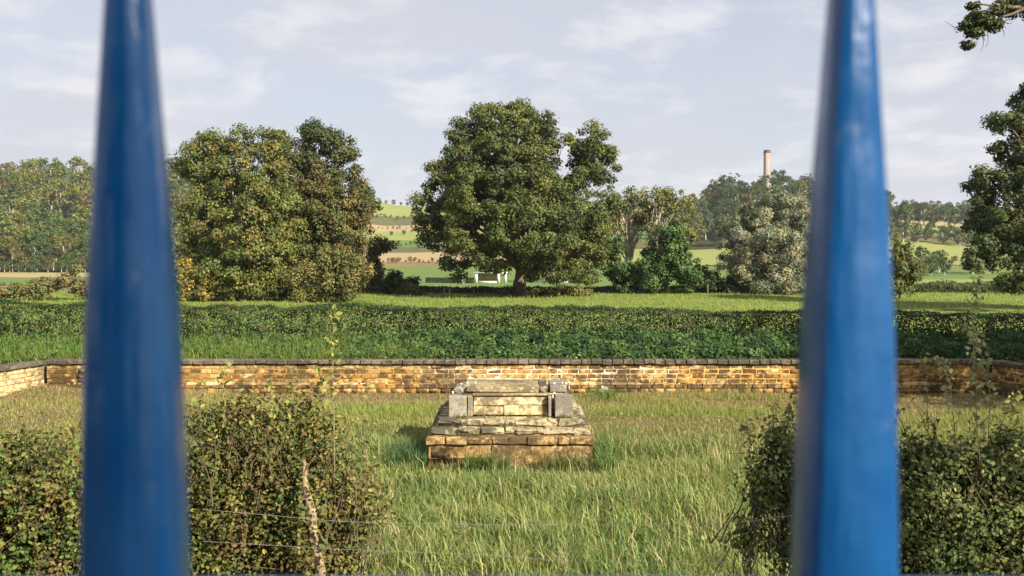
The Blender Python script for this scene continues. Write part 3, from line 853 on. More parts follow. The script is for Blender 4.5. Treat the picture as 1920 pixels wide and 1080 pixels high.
n = 80000
x = rng.uniform(-19, 20, n); d = 28.6 + (31.4 - 28.6) * rng.random(n) ** 1.15
dens = (1 - 0.93 * sstep(-6.5, -3.0, x + (fbm(x, d, 2.0, 71) - 0.5) * 9)) * (1 - 0.5 * sstep(30.2, 31.2, d))
dens = np.maximum(dens, 0.75 * (1 - sstep(28.7, 28.95, d)))
keep = rng.random(n) < dens
x, d = x[keep], d[keep]
P = np.stack([x, d, zt(x, d)], 1)
col = mixcol(np.clip(fbm(x, d, 1.2, 75) * 1.4 - 0.2 + rng.normal(size=len(x)) * 0.2, 0, 1), [0.10, 0.18, 0.032], [0.21, 0.25, 0.06])
edge = d < 28.85
col[edge] = mixcol(rng.random(edge.sum()), [0.13, 0.14, 0.035], [0.25, 0.17, 0.06])
hgt = np.where(edge, rng.uniform(0.04, 0.12, len(x)), rng.uniform(0.14, 0.42, len(x)))
o = link('grass', blades(P, hgt, rng.uniform(0.015, 0.028, len(x)), col * rng.uniform(0.75, 1.2, (len(x), 1)), 0.9, simple=True))
tag(o, 'fresh green grass on the bank above the long wall', 'grass', kind='stuff')

HEDGE = [np.array([0.032, 0.066, 0.018]), np.array([0.045, 0.078, 0.02]), np.array([0.055, 0.066, 0.021]), np.array([0.026, 0.055, 0.016])]
hedge = empty('clipped_hedge', (0, 32.0, 1.2))
tag(hedge, 'long clipped hedge running across the top of the bank', 'hedge')
def hedge_top(x):
    return 2.20 - 0.011 * x + (vnoise(x, x * 0, 2.5, 81) - 0.5) * 0.16 + (vnoise(x, x * 0, 0.5, 85) - 0.5) * 0.09
n = 110000
x = rng.uniform(-21, 22, n)
front = rng.random(n) < 0.72
zz = 1.15 + (hedge_top(x) - 1.15) * np.where(front, rng.random(n), 1.0)
bulge = (fbm(x, zz * 1.7, 0.42, 82) - 0.5) * 0.8 + (vnoise(x, x * 0, 3.1, 84) - 0.5) * 0.35
yy = np.where(front, 31.3 - bulge + np.abs(rng.normal(size=n)) * 0.16 + 0.22 * (zz - 1.3), 31.4 + 1.3 * rng.random(n))
zz = np.where(front, zz, zz + (fbm(x, yy, 0.6, 83) - 0.5) * 0.22 + rng.normal(size=n) * 0.03)
P = np.stack([x, yy, zz], 1)
Nn = np.where(front[:, None], [0.1, -0.8, 0.35], [0, -0.1, 1.0]) + rng.normal(size=(n, 3)) * 0.6
ids = ((np.floor(x * 3).astype(int) * 31 + np.floor(zz * 5).astype(int) * 17) % 211)
c = palette(HEDGE, n, ids, 0.2, 0.28)
c = c * 0.82
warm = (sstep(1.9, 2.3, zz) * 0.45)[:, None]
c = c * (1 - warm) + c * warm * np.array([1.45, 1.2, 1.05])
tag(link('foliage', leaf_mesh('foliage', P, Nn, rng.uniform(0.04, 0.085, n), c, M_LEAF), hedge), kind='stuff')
T = Tubes()
for i in range(260):
    bx = rng.uniform(-20, 21); by = 31.7 + rng.uniform(-0.35, 0.7)
    top = float(hedge_top(bx)) + abs(rng.normal()) * 0.12
    T.add(wobble((bx, by, 1.25), (bx + rng.normal() * 0.2, by + rng.normal() * 0.1, top), 5, 0.04), np.linspace(0.02, 0.004, 5), 4)
tag(link('stems', T.mesh('stems', M_TWIG), hedge), kind='stuff')

# ------------------------------------------------------------------ trees of the middle distance
OAK = [np.array([0.072, 0.09, 0.021]), np.array([0.092, 0.108, 0.025]), np.array([0.052, 0.07, 0.018]), np.array([0.112, 0.12, 0.029])]
base = ground_at(975, 80)
spec = [(955, 245, 82, 60), (985, 262, 62, 55, 3), (880, 275, 48, 52), (845, 345, 66, 48), (828, 415, 58, 52), (900, 360, 70, 62, -4), (985, 340, 80, 65, -3.5), (1050, 390, 62, 70, -2),
        (900, 440, 80, 66, -5), (995, 435, 85, 70, -5.5), (1078, 450, 56, 62, 0), (855, 485, 46, 34, -2), (945, 480, 75, 28, -4.5), (1030, 500, 50, 32, -4), (1085, 500, 40, 34, -1), (1110, 450, 30, 40, 0), (990, 512, 26, 16, -4), (1045, 515, 50, 20, -4), (1100, 485, 38, 40, -2), (1095, 410, 45, 45, -1), (790, 430, 26, 30, 0), (920, 235, 45, 38, 0), (1005, 235, 40, 36, -1), (930, 300, 75, 60, -3), (880, 330, 60, 50, 1), (800, 395, 34, 34, -1), (1100, 270, 46, 34, 1), (1130, 305, 32, 36, 2), (1085, 330, 36, 30, 1),
        (960, 330, 90, 70, 4), (900, 430, 90, 70, 5), (1040, 430, 80, 70, 5), (1142, 345, 20, 18, 1), (1120, 262, 26, 22, 0), (1062, 285, 34, 30, 1), (1110, 330, 38, 32, 0), (1135, 380, 24, 26, 0)]
make_tree('oak_tree', 'large dark green oak standing alone in the middle of the meadow', 'tree', base, px_lobes(spec, 80, 1.05), 1250, 165, 0.76, 0.215, OAK, 0.5, 0.22, n_limbs=24, flare=1.2, crown_kw=dict(shell=0.5, cull=0.5, flat=0.68))

ASH = [np.array([0.12, 0.13, 0.03]), np.array([0.145, 0.148, 0.035]), np.array([0.095, 0.115, 0.027]), np.array([0.155, 0.14, 0.038]), np.array([0.075, 0.097, 0.025])]
base = ground_at(440, 74)
spec = [(398, 272, 48, 30), (455, 262, 44, 32), (372, 320, 40, 46), (430, 335, 66, 52), (505, 300, 45, 40), (520, 265, 38, 28), (490, 370, 60, 55, -2), (385, 410, 55, 56, -1), (450, 440, 68, 60, -3), (375, 490, 45, 45), (430, 505, 60, 42, -3), (500, 480, 60, 55, -2), (530, 400, 45, 60), (440, 400, 80, 80, 3), (480, 500, 80, 50, 3), (450, 535, 60, 24, -2), (525, 532, 50, 26, -1), (410, 530, 45, 26, -1), (540, 470, 40, 50, 0), (520, 440, 50, 50, 2)]
make_tree('ash_tree', 'tall yellow-green tree beside the left spike with thin branches at its top', 'tree', base, px_lobes(spec, 74, 1.0), 820, 150, 0.70, 0.205, ASH, 0.34, 0.25, M_PALEBARK, n_limbs=40, crown_kw=dict(shell=0.4, cull=0.4))
base = ground_at(610, 79)
BROWN = [np.array([0.13, 0.105, 0.035]), np.array([0.11, 0.11, 0.03]), np.array([0.15, 0.11, 0.038]), np.array([0.08, 0.095, 0.027])]
spec = [(560, 300, 42, 40), (565, 355, 45, 50), (600, 258, 40, 30), (632, 280, 36, 34), (650, 330, 36, 36), (590, 320, 52, 50), (625, 375, 62, 50, -2), (670, 400, 32, 42), (600, 420, 60, 60, -2), (660, 450, 40, 42), (610, 480, 70, 52, -2), (600, 400, 60, 70, 3), (560, 500, 45, 45, 0), (650, 500, 40, 45, 0), (600, 530, 60, 26, 0), (560, 430, 40, 50, 1)]
make_tree('maple_tree', 'browning tree with a dark green top right of the yellow-green tree', 'tree', base, px_lobes(spec, 79, 1.0), 600, 150, 0.7, 0.205, BROWN, 0.32, 0.25, n_limbs=25, crown_kw=dict(shell=0.4, cull=0.45, top_cols=[np.array([0.04, 0.06, 0.02]), np.array([0.06, 0.075, 0.025])]))
OLIVE = [np.array([0.13, 0.125, 0.035]), np.array([0.16, 0.14, 0.045]), np.array([0.10, 0.105, 0.03])]
spec = [(610, 515, 70, 38), (570, 525, 45, 32), (655, 512, 40, 42), (630, 490, 50, 32)]
make_tree('shrub', 'drooping olive brown shrub at the foot of the browning tree', 'shrub', ground_at(615, 70), px_lobes(spec, 70, 1.0), 130, 110, 0.6, 0.20, OLIVE, 0.09, 0.2, n_limbs=14, crown_kw=dict(shell=0.3, droop=0.6), crown_name='foliage')
spec = [(345, 520, 30, 40), (395, 540, 32, 22), (360, 545, 25, 18)]
make_tree('shrub', 'low brownish shrub with golden leaves against the left spike', 'shrub', ground_at(365, 71), px_lobes(spec, 71, 1.0), 70, 90, 0.5, 0.20, OLIVE + [np.array([0.30, 0.22, 0.05])], 0.07, 0.2, n_limbs=8, crown_kw=dict(shell=0.3), crown_name='foliage')
spec = [(682, 368, 20, 24), (692, 390, 14, 16), (668, 400, 24, 30)]
make_tree('round_tree', 'small dark tree peeping out behind the browning tree', 'tree', ground_at(680, 100), px_lobes(spec, 100, 1.0), 60, 70, 0.7, 0.34, OAK, 0.2, 0.4, crown_kw=dict(shell=0.4))
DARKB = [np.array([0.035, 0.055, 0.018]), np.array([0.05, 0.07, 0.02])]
spec = [(752, 530, 30, 26), (735, 545, 22, 16), (770, 545, 20, 15)]
make_tree('bush', 'dark rounded bush on the meadow edge left of the oak', 'bush', ground_at(752, 83), px_lobes(spec, 83, 1.0), 70, 90, 0.5, 0.22, DARKB, 0.07, 0.2, crown_kw=dict(shell=0.3), crown_name='foliage')
spec = [(768, 545, 20, 13), (785, 552, 14, 8)]
make_tree('bush', 'small pale spiky bush in front of the dark rounded bush', 'bush', ground_at(770, 81), px_lobes(spec, 81, 1.0), 30, 70, 0.4, 0.18, ASH, 0.04, 0.2, crown_kw=dict(shell=0.2), crown_name='foliage')
spec = [(712, 462, 24, 18), (700, 480, 16, 14), (690, 545, 25, 18)]
make_tree('bush', 'grey-brown bush just right of the browning tree', 'bush', ground_at(705, 88), px_lobes(spec, 88, 1.0) + [(*(ground_at(705, 88) + np.array([0, 0, 1.5])), 0.9, 0.9, 1.6)], 70, 80, 0.55, 0.24, BROWN, 0.08, 0.4, crown_kw=dict(shell=0.3), crown_name='foliage')

SPARSE = [np.array([0.14, 0.155, 0.045]), np.array([0.18, 0.16, 0.045]), np.array([0.11, 0.13, 0.038])]
spec = [(1160, 385, 26, 26), (1195, 372, 28, 24), (1145, 425, 20, 20), (1205, 410, 24, 24)]
make_tree('thin_tree', 'thin half bare tree with pale forked branches just right of the oak', 'tree', ground_at(1178, 86), px_lobes(spec, 86, 1.0), 100, 55, 0.62, 0.19, SPARSE, 0.17, 0.5, M_PALEBARK, n_limbs=44, twigs=5, crown_kw=dict(shell=0.2))
spec = [(1240, 385, 36, 30), (1275, 400, 28, 34), (1222, 425, 26, 24), (1255, 365, 26, 20), (1290, 440, 20, 20)]
make_tree('thin_tree', 'leaning half bare tree with golden leaves and a pale trunk left of the willow', 'tree', ground_at(1222, 84), px_lobes(spec, 84, 1.0), 120, 55, 0.62, 0.19, SPARSE, 0.2, 0.45, M_PALEBARK, n_limbs=48, twigs=5, crown_kw=dict(shell=0.2))
IVYB = [np.array([0.04, 0.085, 0.022]), np.array([0.055, 0.10, 0.025]), np.array([0.07, 0.11, 0.03])]
spec = [(1160, 500, 34, 44), (1150, 470, 22, 30), (1180, 525, 34, 28)]
make_tree('shrub', 'dark ivy-green shrub under the thin tree right of the oak', 'shrub', ground_at(1165, 82), px_lobes(spec, 82, 1.0), 95, 95, 0.6, 0.22, IVYB, 0.08, 0.2, n_limbs=8, crown_kw=dict(shell=0.3), crown_name='foliage')
spec = [(1250, 480, 42, 50), (1225, 515, 36, 36), (1280, 510, 36, 40), (1262, 440, 26, 30)]
make_tree('shrub', 'big dark green shrub below the leaning thin tree', 'shrub', ground_at(1252, 81), px_lobes(spec, 81, 1.0), 150, 100, 0.65, 0.24, IVYB, 0.1, 0.2, n_limbs=10, crown_kw=dict(shell=0.3), crown_name='foliage')
spec = [(1330, 530, 26, 24), (1310, 515, 20, 28), (1355, 535, 26, 20)]
make_tree('shrub', 'low shadowy shrub between the big green shrub and the willow', 'shrub', ground_at(1330, 83), px_lobes(spec, 83, 1.0), 70, 90, 0.5, 0.2, DARKB, 0.07, 0.2, crown_kw=dict(shell=0.3), crown_name='foliage')
SILVER = [np.array([0.18, 0.20, 0.125]), np.array([0.23, 0.24, 0.16]), np.array([0.12, 0.145, 0.08]), np.array([0.25, 0.24, 0.13])]
spec = [(1430, 400, 52, 46), (1470, 395, 44, 38), (1395, 430, 46, 46), (1440, 460, 70, 54, -3), (1385, 485, 46, 48, -1), (1490, 450, 48, 60), (1440, 510, 72, 42, -3), (1510, 490, 46, 52), (1500, 410, 44, 40), (1440, 450, 80, 70, 3), (1395, 530, 42, 22, -1), (1465, 534, 52, 20, -3), (1520, 530, 40, 24, -1)]
make_tree('willow_tree', 'broad silvery grey-green willow on the meadow left of the right spike', 'tree', ground_at(1445, 84), px_lobes(spec, 84, 1.0), 460, 180, 0.70, 0.21, SILVER, 0.4, 0.25, n_limbs=20, crown_kw=dict(shell=0.35, shape=(LEAF4[0] * np.array([1.25, 0.6, 1.0]), LEAF4[1])))
spec = [(1690, 500, 26, 36), (1705, 525, 22, 26), (1675, 530, 24, 26), (1690, 470, 18, 24)]
make_tree('bush', 'yellow-green upright bush showing right of the right spike', 'bush', ground_at(1688, 74), px_lobes(spec, 74, 1.0), 90, 100, 0.5, 0.2, ASH, 0.09, 0.2, n_limbs=10, crown_kw=dict(shell=0.3), crown_name='foliage')

DOAK = [np.array([0.045, 0.065, 0.018]), np.array([0.06, 0.08, 0.022]), np.array([0.035, 0.052, 0.016]), np.array([0.075, 0.09, 0.025])]
spec = [(1935, 185, 34, 36), (1895, 225, 46, 26), (1960, 255, 70, 46), (1900, 285, 44, 24), (1860, 345, 52, 30), (1925, 340, 60, 48), (1848, 405, 44, 40), (1910, 420, 70, 56, -2), (1855, 470, 50, 34, -2), (1905, 510, 60, 30, -2), (1985, 450, 80, 90), (2040, 300, 90, 110), (2010, 180, 70, 70), (1828, 500, 26, 14, -2), (2080, 430, 80, 90)]
make_tree('oak_tree', 'dark oak at the right edge of the picture behind the hedge', 'tree', ground_at(2010, 60), px_lobes(spec, 60, 1.0), 700, 165, 0.58, 0.19, DOAK, 0.5, 0.3, n_limbs=30, crown_kw=dict(shell=0.4, cull=0.5))

# nearer tree outside the right edge; one branch reaches into the top corner
base = np.array([21.5, 23.0, float(zt(21.5, 23.0))])
lob = [(21.5, 22, 12.5, 4.4, 4.0, 2.6), (19.0, 24.5, 9.8, 3.2, 3.2, 2.2), (24, 21, 9.5, 4.2, 4.0, 3.0), (21, 19.5, 8.5, 3.2, 3.2, 2.2), (23, 25, 7.5, 3.2, 3.2, 2.4), (20.8, 21.5, 6.8, 2.6, 2.6, 1.9), (21.5, 24.3, 8.2, 3.0, 2.6, 2.0)]
br = px_lobes([(1850, 42, 42, 13), (1822, 58, 22, 12), (1815, 84, 9, 9), (1895, 8, 36, 11), (1868, 50, 24, 9), (1830, 8, 20, 4), (1930, 5, 40, 24), (1880, 20, 30, 14), (1840, 30, 30, 12), (1808, 46, 16, 9)], 25.5, 0.9)
root = make_tree('oak_tree', 'overhanging oak branch with hanging twigs in the top right corner', 'tree', base, lob, 460, 95, 0.75, 0.22, DOAK, 0.42, 0.45, n_limbs=10, crown_kw=dict(shell=0.4))
me, cc = crown(br, 240, 34, 0.15, 0.085, DOAK, shell=0.0, name='branch_leaves')
tag(link('branch_leaves', me, root), kind='stuff')
T = Tubes()
a0 = at(1985, 30, 25.2); T.add(wobble((21.3, 23.2, 7.2), a0, 7, 0.12, 0.3), np.linspace(0.16, 0.075, 7), 7)
for p in [[(1985, 30), (1920, 16), (1900, 26), (1880, 31)], [(1985, 30), (1915, 14), (1890, 14), (1860, 6)]]:
    T.add([at(*q, 25.3) for q in p], np.linspace(0.07, 0.028, len(p)), 6)
for p in [[(1885, 30), (1860, 24), (1835, 38), (1805, 42)], [(1880, 31), (1850, 45), (1830, 62), (1815, 90)], [(1870, 12), (1830, 6), (1822, 14)]]:
    T.add([at(*q, 25.4) for q in p], np.linspace(0.03, 0.008, len(p)), 5)
for p in [[(1844, 60), (1844, 84), (1839, 97)], [(1852, 62), (1853, 80), (1847, 90)], [(1827, 76), (1823, 86)]]:
    T.add([at(*q, 25.4) for q in p], [0.008, 0.007, 0.005][:len(p)], 4)
for i in range(40):
    q = cc[rng.integers(len(cc))]
    T.add(wobble(q, q + rng.normal(size=3) * 0.16, 4, 0.02), np.linspace(0.012, 0.004, 4), 4)
link('branch', T.mesh('branch', M_BARK), root)

for a, b, lbl in [(690, 1560, 'weeds along the far meadow edge, coloured dark for the shade of the oak'), (1650, 1990, 'weeds at the foot of the right edge oak, coloured dark for its shade')]:
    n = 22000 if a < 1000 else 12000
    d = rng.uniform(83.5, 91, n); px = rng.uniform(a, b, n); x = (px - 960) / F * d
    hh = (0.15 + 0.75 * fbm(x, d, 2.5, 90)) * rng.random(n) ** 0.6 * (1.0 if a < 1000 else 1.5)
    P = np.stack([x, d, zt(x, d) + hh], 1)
    o = link('shade_tinted_weeds', leaf_mesh('shade_tinted_weeds', P, np.tile([0, -0.4, 0.6], (n, 1)) + rng.normal(size=(n, 3)) * 0.5, rng.uniform(0.14, 0.26, n), palette(DARKB, n, np.zeros(n, int), 0, 0.25), M_LEAF))  # weeds whose dark leaf colour paints in the trees' shade
    tag(o, lbl, 'shade_tinted_weeds', kind='stuff')
# rough thicket left of the left spike, and meadow-edge weeds
spec = [(20, 545, 30, 16), (75, 540, 32, 18), (130, 530, 30, 26), (140, 512, 14, 16), (170, 545, 30, 20), (-30, 545, 40, 16)]
make_tree('bramble_thicket', 'brown bramble thicket behind the hedge left of the left spike', 'shrub', ground_at(75, 72), px_lobes(spec, 72, 1.0), 110, 90, 0.5, 0.2, [np.array([0.15, 0.14, 0.05]), np.array([0.18, 0.14, 0.06]), np.array([0.11, 0.12, 0.035])], 0.05, 0.3, M_PALEBARK, n_limbs=22, crown_kw=dict(shell=0.2), crown_name='foliage')
weeds = [(1065, 545, 60, 12), (1000, 550, 30, 8), (945, 548, 26, 10)]
make_tree('weed_clump', 'tall rough weeds around the foot of the lone oak', 'weeds', ground_at(1040, 78), px_lobes(weeds, 78, 1.0), 60, 70, 0.4, 0.16, OLIVE, 0.03, 0.4, n_limbs=14, crown_kw=dict(shell=0.1), crown_name='foliage')
P = np.stack([rng.normal(2.55, 0.22, 420), rng.normal(27.0, 0.3, 420), np.zeros(420)], 1); P[:, 2] = zt(P[:, 0], P[:, 1])
o = link('weed_tuft', blades(P, rng.uniform(0.12, 0.45, len(P)), rng.uniform(0.012, 0.024, len(P)), np.tile([0.12, 0.19, 0.045], (len(P), 1)) * rng.uniform(0.7, 1.2, (len(P), 1)), 0.8))
tag(o, 'tall green weed tuft in front of the leaning grey stone', 'weeds')

# ------------------------------------------------------------------ woods on the far hills
def far_proto(k, leafs):
    r = [(0, 0, 7.5, 4.2, 4.2, 4.0), (1.8, 0.5, 9.8, 2.8, 2.8, 2.6), (-2.0, -0.6, 9.0, 2.8, 2.8, 2.8), (0.4, -1.6, 5.5, 3.6, 3.0, 2.8), (-1.2, 1.0, 11.2, 2.4, 2.4, 2.0), (2.0, -1.0, 6.2, 2.8, 2.8, 2.6)]
    r = [(x + rng.normal() * 0.7, y + rng.normal() * 0.7, z + rng.normal() * 0.5, a * rng.uniform(0.8, 1.15), b, c * rng.uniform(0.8, 1.1)) for x, y, z, a, b, c in r]
    me, _ = crown(r, 110, 22, 1.15, 0.72, [np.array([0.095, 0.105, 0.035])], shell=0.55, name='crown', mat=M_FAR)
    T = Tubes()
    T.add(wobble((0, 0, -1), (0.2, 0, 9), 6, 0.12), np.linspace(0.42, 0.14, 6), 6)
    for _ in range(5):
        T.add(wobble((0, 0, rng.uniform(3, 6)), (rng.normal() * 2.6, rng.normal() * 2, rng.uniform(7, 11)), 4, 0.2), np.linspace(0.16, 0.05, 4), 4)
    return me, T.mesh('trunk', M_PALEBARK)
protos = [far_proto(i, 0) for i in range(6)]
def far_tree(x, d, s, col, label, group, k=None, wide=1.0, name='broadleaf_tree', cat='tree'):
    k = int(rng.integers(6)) if k is None else k
    root = empty(name, (x, d, float(zt(x, d)) - 0.3))
    root.scale = (s * wide, s * wide, s)
    root.rotation_euler = (0, 0, float(rng.random() * 6.28))
    tag(root, label, cat, group)
    for nm, me in (('crown', protos[k][0]), ('trunk', protos[k][1])):
        o = bpy.data.objects.new(nm, me); C.objects.link(o); o.parent = root
        if nm == 'crown':
            o.color = (*[float(v) for v in col], 1); o['kind'] = 'stuff'
    return root
HUES = {'green': (0.75, 1.0, 0.75), 'yellow-green': (1.25, 1.2, 0.8), 'brown': (1.3, 1.08, 0.85), 'dark green': (0.6, 0.8, 0.7), 'rust': (1.7, 1.05, 0.85)}
hk = list(HUES)
def row_name(k, n):
    return ('at the front edge of', 'in the lower half of', 'in the upper half of', 'on the crest of')[min(3, k * 4 // n) if k else 0]
def fill_wood(rows, p0, p1, prob, where, group, tone, skip=None):
    for k, (d, sc, step) in enumerate(rows):
        x = (p0 - 960) / F * d; xe = (p1 - 960) / F * d
        while x < xe:
            px = 960 + x / d * F
            if skip is None or not skip(px, d):
                hcol = rng.choice(hk, p=prob[0] if k < len(rows) / 2 else prob[1])
                c = np.array(HUES[hcol]) * tone * rng.uniform(0.8, 1.2)
                side = ['left', 'middle', 'right'][min(2, int(3 * (px - p0) / (p1 - p0)))]
                far_tree(x + rng.normal() * 1.5, d + rng.normal() * 5, sc * rng.uniform(0.75, 1.2), c, f'{hcol} tree {row_name(k, len(rows))} {where}, {side} third', group)
            x += step * rng.uniform(0.75, 1.2)
fill_wood([(402, 1.2, 9.5), (418, 1.35, 10), (442, 1.4, 10.5), (470, 1.45, 11), (500, 1.5, 12), (532, 1.55, 12.5), (565, 1.55, 12.5), (600, 1.55, 13), (635, 1.55, 13), (668, 1.55, 13)], -60, 400,
    ([0.38, 0.32, 0.08, 0.2, 0.02], [0.25, 0.35, 0.25, 0.1, 0.05]), 'the wood on the left hillside', 'mixed autumn wood on the left hill', 1.2,
    None)
fill_wood([(556, 1.15, 9), (576, 1.3, 9.5), (598, 1.38, 9.5), (622, 1.38, 10), (646, 1.38, 10), (670, 1.3, 10), (690, 1.15, 10)], 1238, 1660,
    ([0.35, 0.12, 0.13, 0.4, 0.0], [0.4, 0.1, 0.1, 0.4, 0.0]), 'the wood below the chimney', 'green wood on the chimney hill', 1.0,
    lambda px, d: (px < 1262 and d < 600) or (px < 1345 and d < 565))
for d, sc, step, p0, p1, where in [(360, 0.6, 6, 1718, 1800, 'at the foot of'), (372, 0.9, 8, 1728, 1860, 'in the lower row of'), (560, 0.8, 7, 1690, 1880, 'in the middle row of'), (585, 0.9, 8, 1690, 1880, 'behind the middle row of'), (700, 1.15, 7, 1690, 1890, 'on the slope of'), (765, 0.95, 7, 1690, 1890, 'high on the slope of'), (835, 0.55, 6, 1690, 1890, 'along the skyline of')]:
    x = (p0 - 960) / F * d; xe = (p1 - 960) / F * d
    while x < xe:
        hcol = rng.choice(hk, p=[0.35, 0.1, 0.15, 0.4, 0.0])
        far_tree(x, d + rng.normal() * 4, sc * rng.uniform(0.75, 1.15), np.array(HUES[hcol]) * 0.95, f'{hcol} tree {where} the far wood left of the dark oak', 'far wood beyond the right field')
        x += step * rng.uniform(0.8, 1.2)
far_tree(*(at(1692, 470, 560)[:2]), 1.8, (0.7, 0.9, 0.75), 'tall dark green tree just right of the right spike beyond the field', None, 2, 0.85)
far_tree(*(at(1730, 470, 352)[:2]), 0.42, (1.5, 1.5, 0.8), 'small pale yellow-green tree at the foot of the far right wood', None, 3)
# hedgerow shrubs on the field hill
spots = [(700, 868, .5), (712, 866, .38), (724, 868, .3), (738, 866, .42), (752, 868, .3), (690, 866, .6), (765, 866, .35), (1140, 868, .5), (1160, 868, .45), (1185, 868, .5), (1210, 866, .5)]
for px, d, s in spots:
    far_tree((px - 960) / F * d, d, s, (0.9, 0.95, 0.8), 'shrub on the skyline of the striped field hill', 'skyline shrubs', name='skyline_shrub', cat='shrub')
for px, d, s in [(708, 765, .28), (722, 770, .3), (733, 775, .22), (745, 762, .3), (758, 768, .25), (775, 770, .3), (698, 770, .35), (715, 782, .2)]:
    far_tree((px - 960) / F * d, d, s, (1.0, 0.95, 0.8), 'low scrub bush in the rough strip of the field hill', 'scrub on the field hill', name='scrub_bush', cat='bush')
for px, d, s, l in [(734, 670, .25, 'lone small bush in the pale pasture nearer the browning tree'), (757, 670, .32, 'lone bush in the pale pasture nearer the lone oak'), (785, 575, .32, 'dark bush at the edge of the stubble beside the lone oak')]:
    far_tree((px - 960) / F * d, d, s, (0.65, 0.75, 0.7), l, None, name='field_bush', cat='bush')
hr = 0
for d0, a, b, st, lbl, nm in [(602, 688, 800, 8, 'low hedgerow bush at the lower edge of the upper green field', 'hedgerow across the field hill'), (472, 690, 812, 7, 'dry weedy bush on the rust coloured bank', 'weeds along the rust bank'), (602, 1128, 1345, 9, 'low hedgerow bush behind the thin half bare trees', 'hedgerow behind the thin trees'), (706, 688, 790, 9, 'low bush on the upper field boundary', 'bushes on the upper field boundary'), (470, 1660, 1860, 7, 'low bush along the field edge right of the right spike', 'bushes along the right field edge')]:
    px = a
    while px < b:
        far_tree((px - 960) / F * d0, d0 + rng.normal() * 3, rng.uniform(0.1, 0.24), (1.5, 1.0, 0.8) if d0 == 472 else (0.95, 0.95, 0.8), lbl, nm, name='hedgerow_bush', cat='bush')
        px += st * rng.uniform(0.5, 1.6)
# pale trunks standing in front of the left wood
for px, d, s, l in [(24, 392, 1.05, 'slender tree with a bare pale trunk at the front of the left wood'), (44, 396, 0.95, 'slender tree with a rusty crown beside the bare pale trunk')]:
    root = far_tree((px - 960) / F * d, d, s, (1.4, 1.1, 0.9), l, None, 1, 0.55)
    for ch in root.children:
        if ch.name.startswith('crown'):
            ch.location = (0, 0, 3.2); ch.scale = (1, 1, 0.75)
for i, (px, d, s) in enumerate([(-12, 390, .5), (0, 394, .55), (18, 391, .42), (30, 395, .5), (48, 393, .5), (70, 394, .55), (82, 395, .5), (100, 394, .5), (125, 394, .55), (160, 392, .5), (172, 394, .55), (8, 388, .35), (60, 388, .3), (90, 390, .38), (115, 388, .42), (135, 386, .4), (150, 390, .5), (35, 390, .3)]):
    far_tree((px - 960) / F * d, d, s, HUES['brown'] if i % 3 == 1 else HUES['green'], ('brown' if i % 3 == 1 else 'green') + ' low bush along the foot of the left wood, ' + ('at the picture edge' if px < 25 else 'below the pale trunks' if px < 75 else 'right of the pale trunks' if px < 130 else 'against the left spike'), 'bushes at the foot of the left wood', name='woodland_bush', cat='bush')
# stubble strip below the left wood
V = []
xs = np.linspace(-330, -120, 40)
for dd in (352, 368, 384):
    V += [(x, dd, float(zt(x, dd)) + 0.05) for x in xs]
i = np.arange(2)[:, None] * 40 + np.arange(39)[None]
Fc = np.stack([i, i + 1, i + 41, i + 40], -1).reshape(-1, 4)
tag(link('field', mesh_np('field', V, Fc, G_TAN, smooth=True)), 'tan stubble strip in front of the left wood', kind='structure')
for nm, dd0, dd1, mt in [('field', 268, 276, G_RUST), ('field', 300, 330, G_PALEGREEN)]:
    xs = np.linspace(98, 190, 30); V = []
    for dd in (dd0, (dd0 + dd1) / 2, dd1):
        V += [(x, dd + 3 * math.sin(x * 0.05), float(zt(x, dd + 3 * math.sin(x * 0.05))) + 0.05) for x in xs]
    i = np.arange(2)[:, None] * 30 + np.arange(29)[None]
    Fc = np.stack([i, i + 1, i + 31, i + 30], -1).reshape(-1, 4)
    tag(link(nm, mesh_np(nm, V, Fc, mt, smooth=True)), kind='structure')

# ------------------------------------------------------------------ chimney
M_BRICK = plain_material('chimney_brick', (0.30, 0.235, 0.195), 0.9, 0.1, 0.25, 0.8)
M_BRICKD = plain_material('chimney_crown_brick', (0.13, 0.095, 0.08), 0.9, 0.1, 0.25, 0.8)
cd = 690
cb = at(1438, 330, cd); ct = at(1438, 281, cd)
cz = float(zt(cb[0], cd))
root = empty('brick_chimney', (cb[0], cd, cz)); tag(root, 'tall square brick chimney rising from the wooded hill', 'chimney')
def ring(z, w): return [(-w, -w, z), (w, -w, z), (w, w, z), (-w, w, z)]
def loft(name, prof, mat):
    V = sum([ring(z, w) for z, w in prof], [])
    Fc = [(i * 4 + j, i * 4 + (j + 1) % 4, i * 4 + 4 + (j + 1) % 4, i * 4 + 4 + j) for i in range(len(prof) - 1) for j in range(4)]
    Fc.append((len(prof) * 4 - 4, len(prof) * 4 - 3, len(prof) * 4 - 2, len(prof) * 4 - 1))
    return mesh_np(name, np.array(V, float), np.array(Fc), mat)
Ht = float(ct[2] - cz)
sh = link('shaft', loft('shaft', [(-1, 2.0), (Ht - 2.2, 1.6)], M_BRICK), root, loc=(0, 0, 0))
link('crown_course', loft('crown_course', [(Ht - 2.2, 1.62), (Ht - 2.0, 1.95), (Ht - 1.5, 1.95), (Ht - 1.45, 1.65), (Ht - 0.8, 1.65), (Ht - 0.75, 1.85), (Ht - 0.2, 1.7), (Ht, 1.4)], M_BRICKD), root, loc=(0, 0, 0))
for k in range(4):
    a = k * math.pi / 2
    o = link('corner_strip', boxes('corner_strip', [((1.5, 1.5, Ht * 0.5), (0.5, 0.5, Ht - 4.4))], M_BRICK), root, loc=(0, 0, 0)); o.rotation_euler = (0, 0, a)
root.rotation_euler = (0, 0, 0.25)

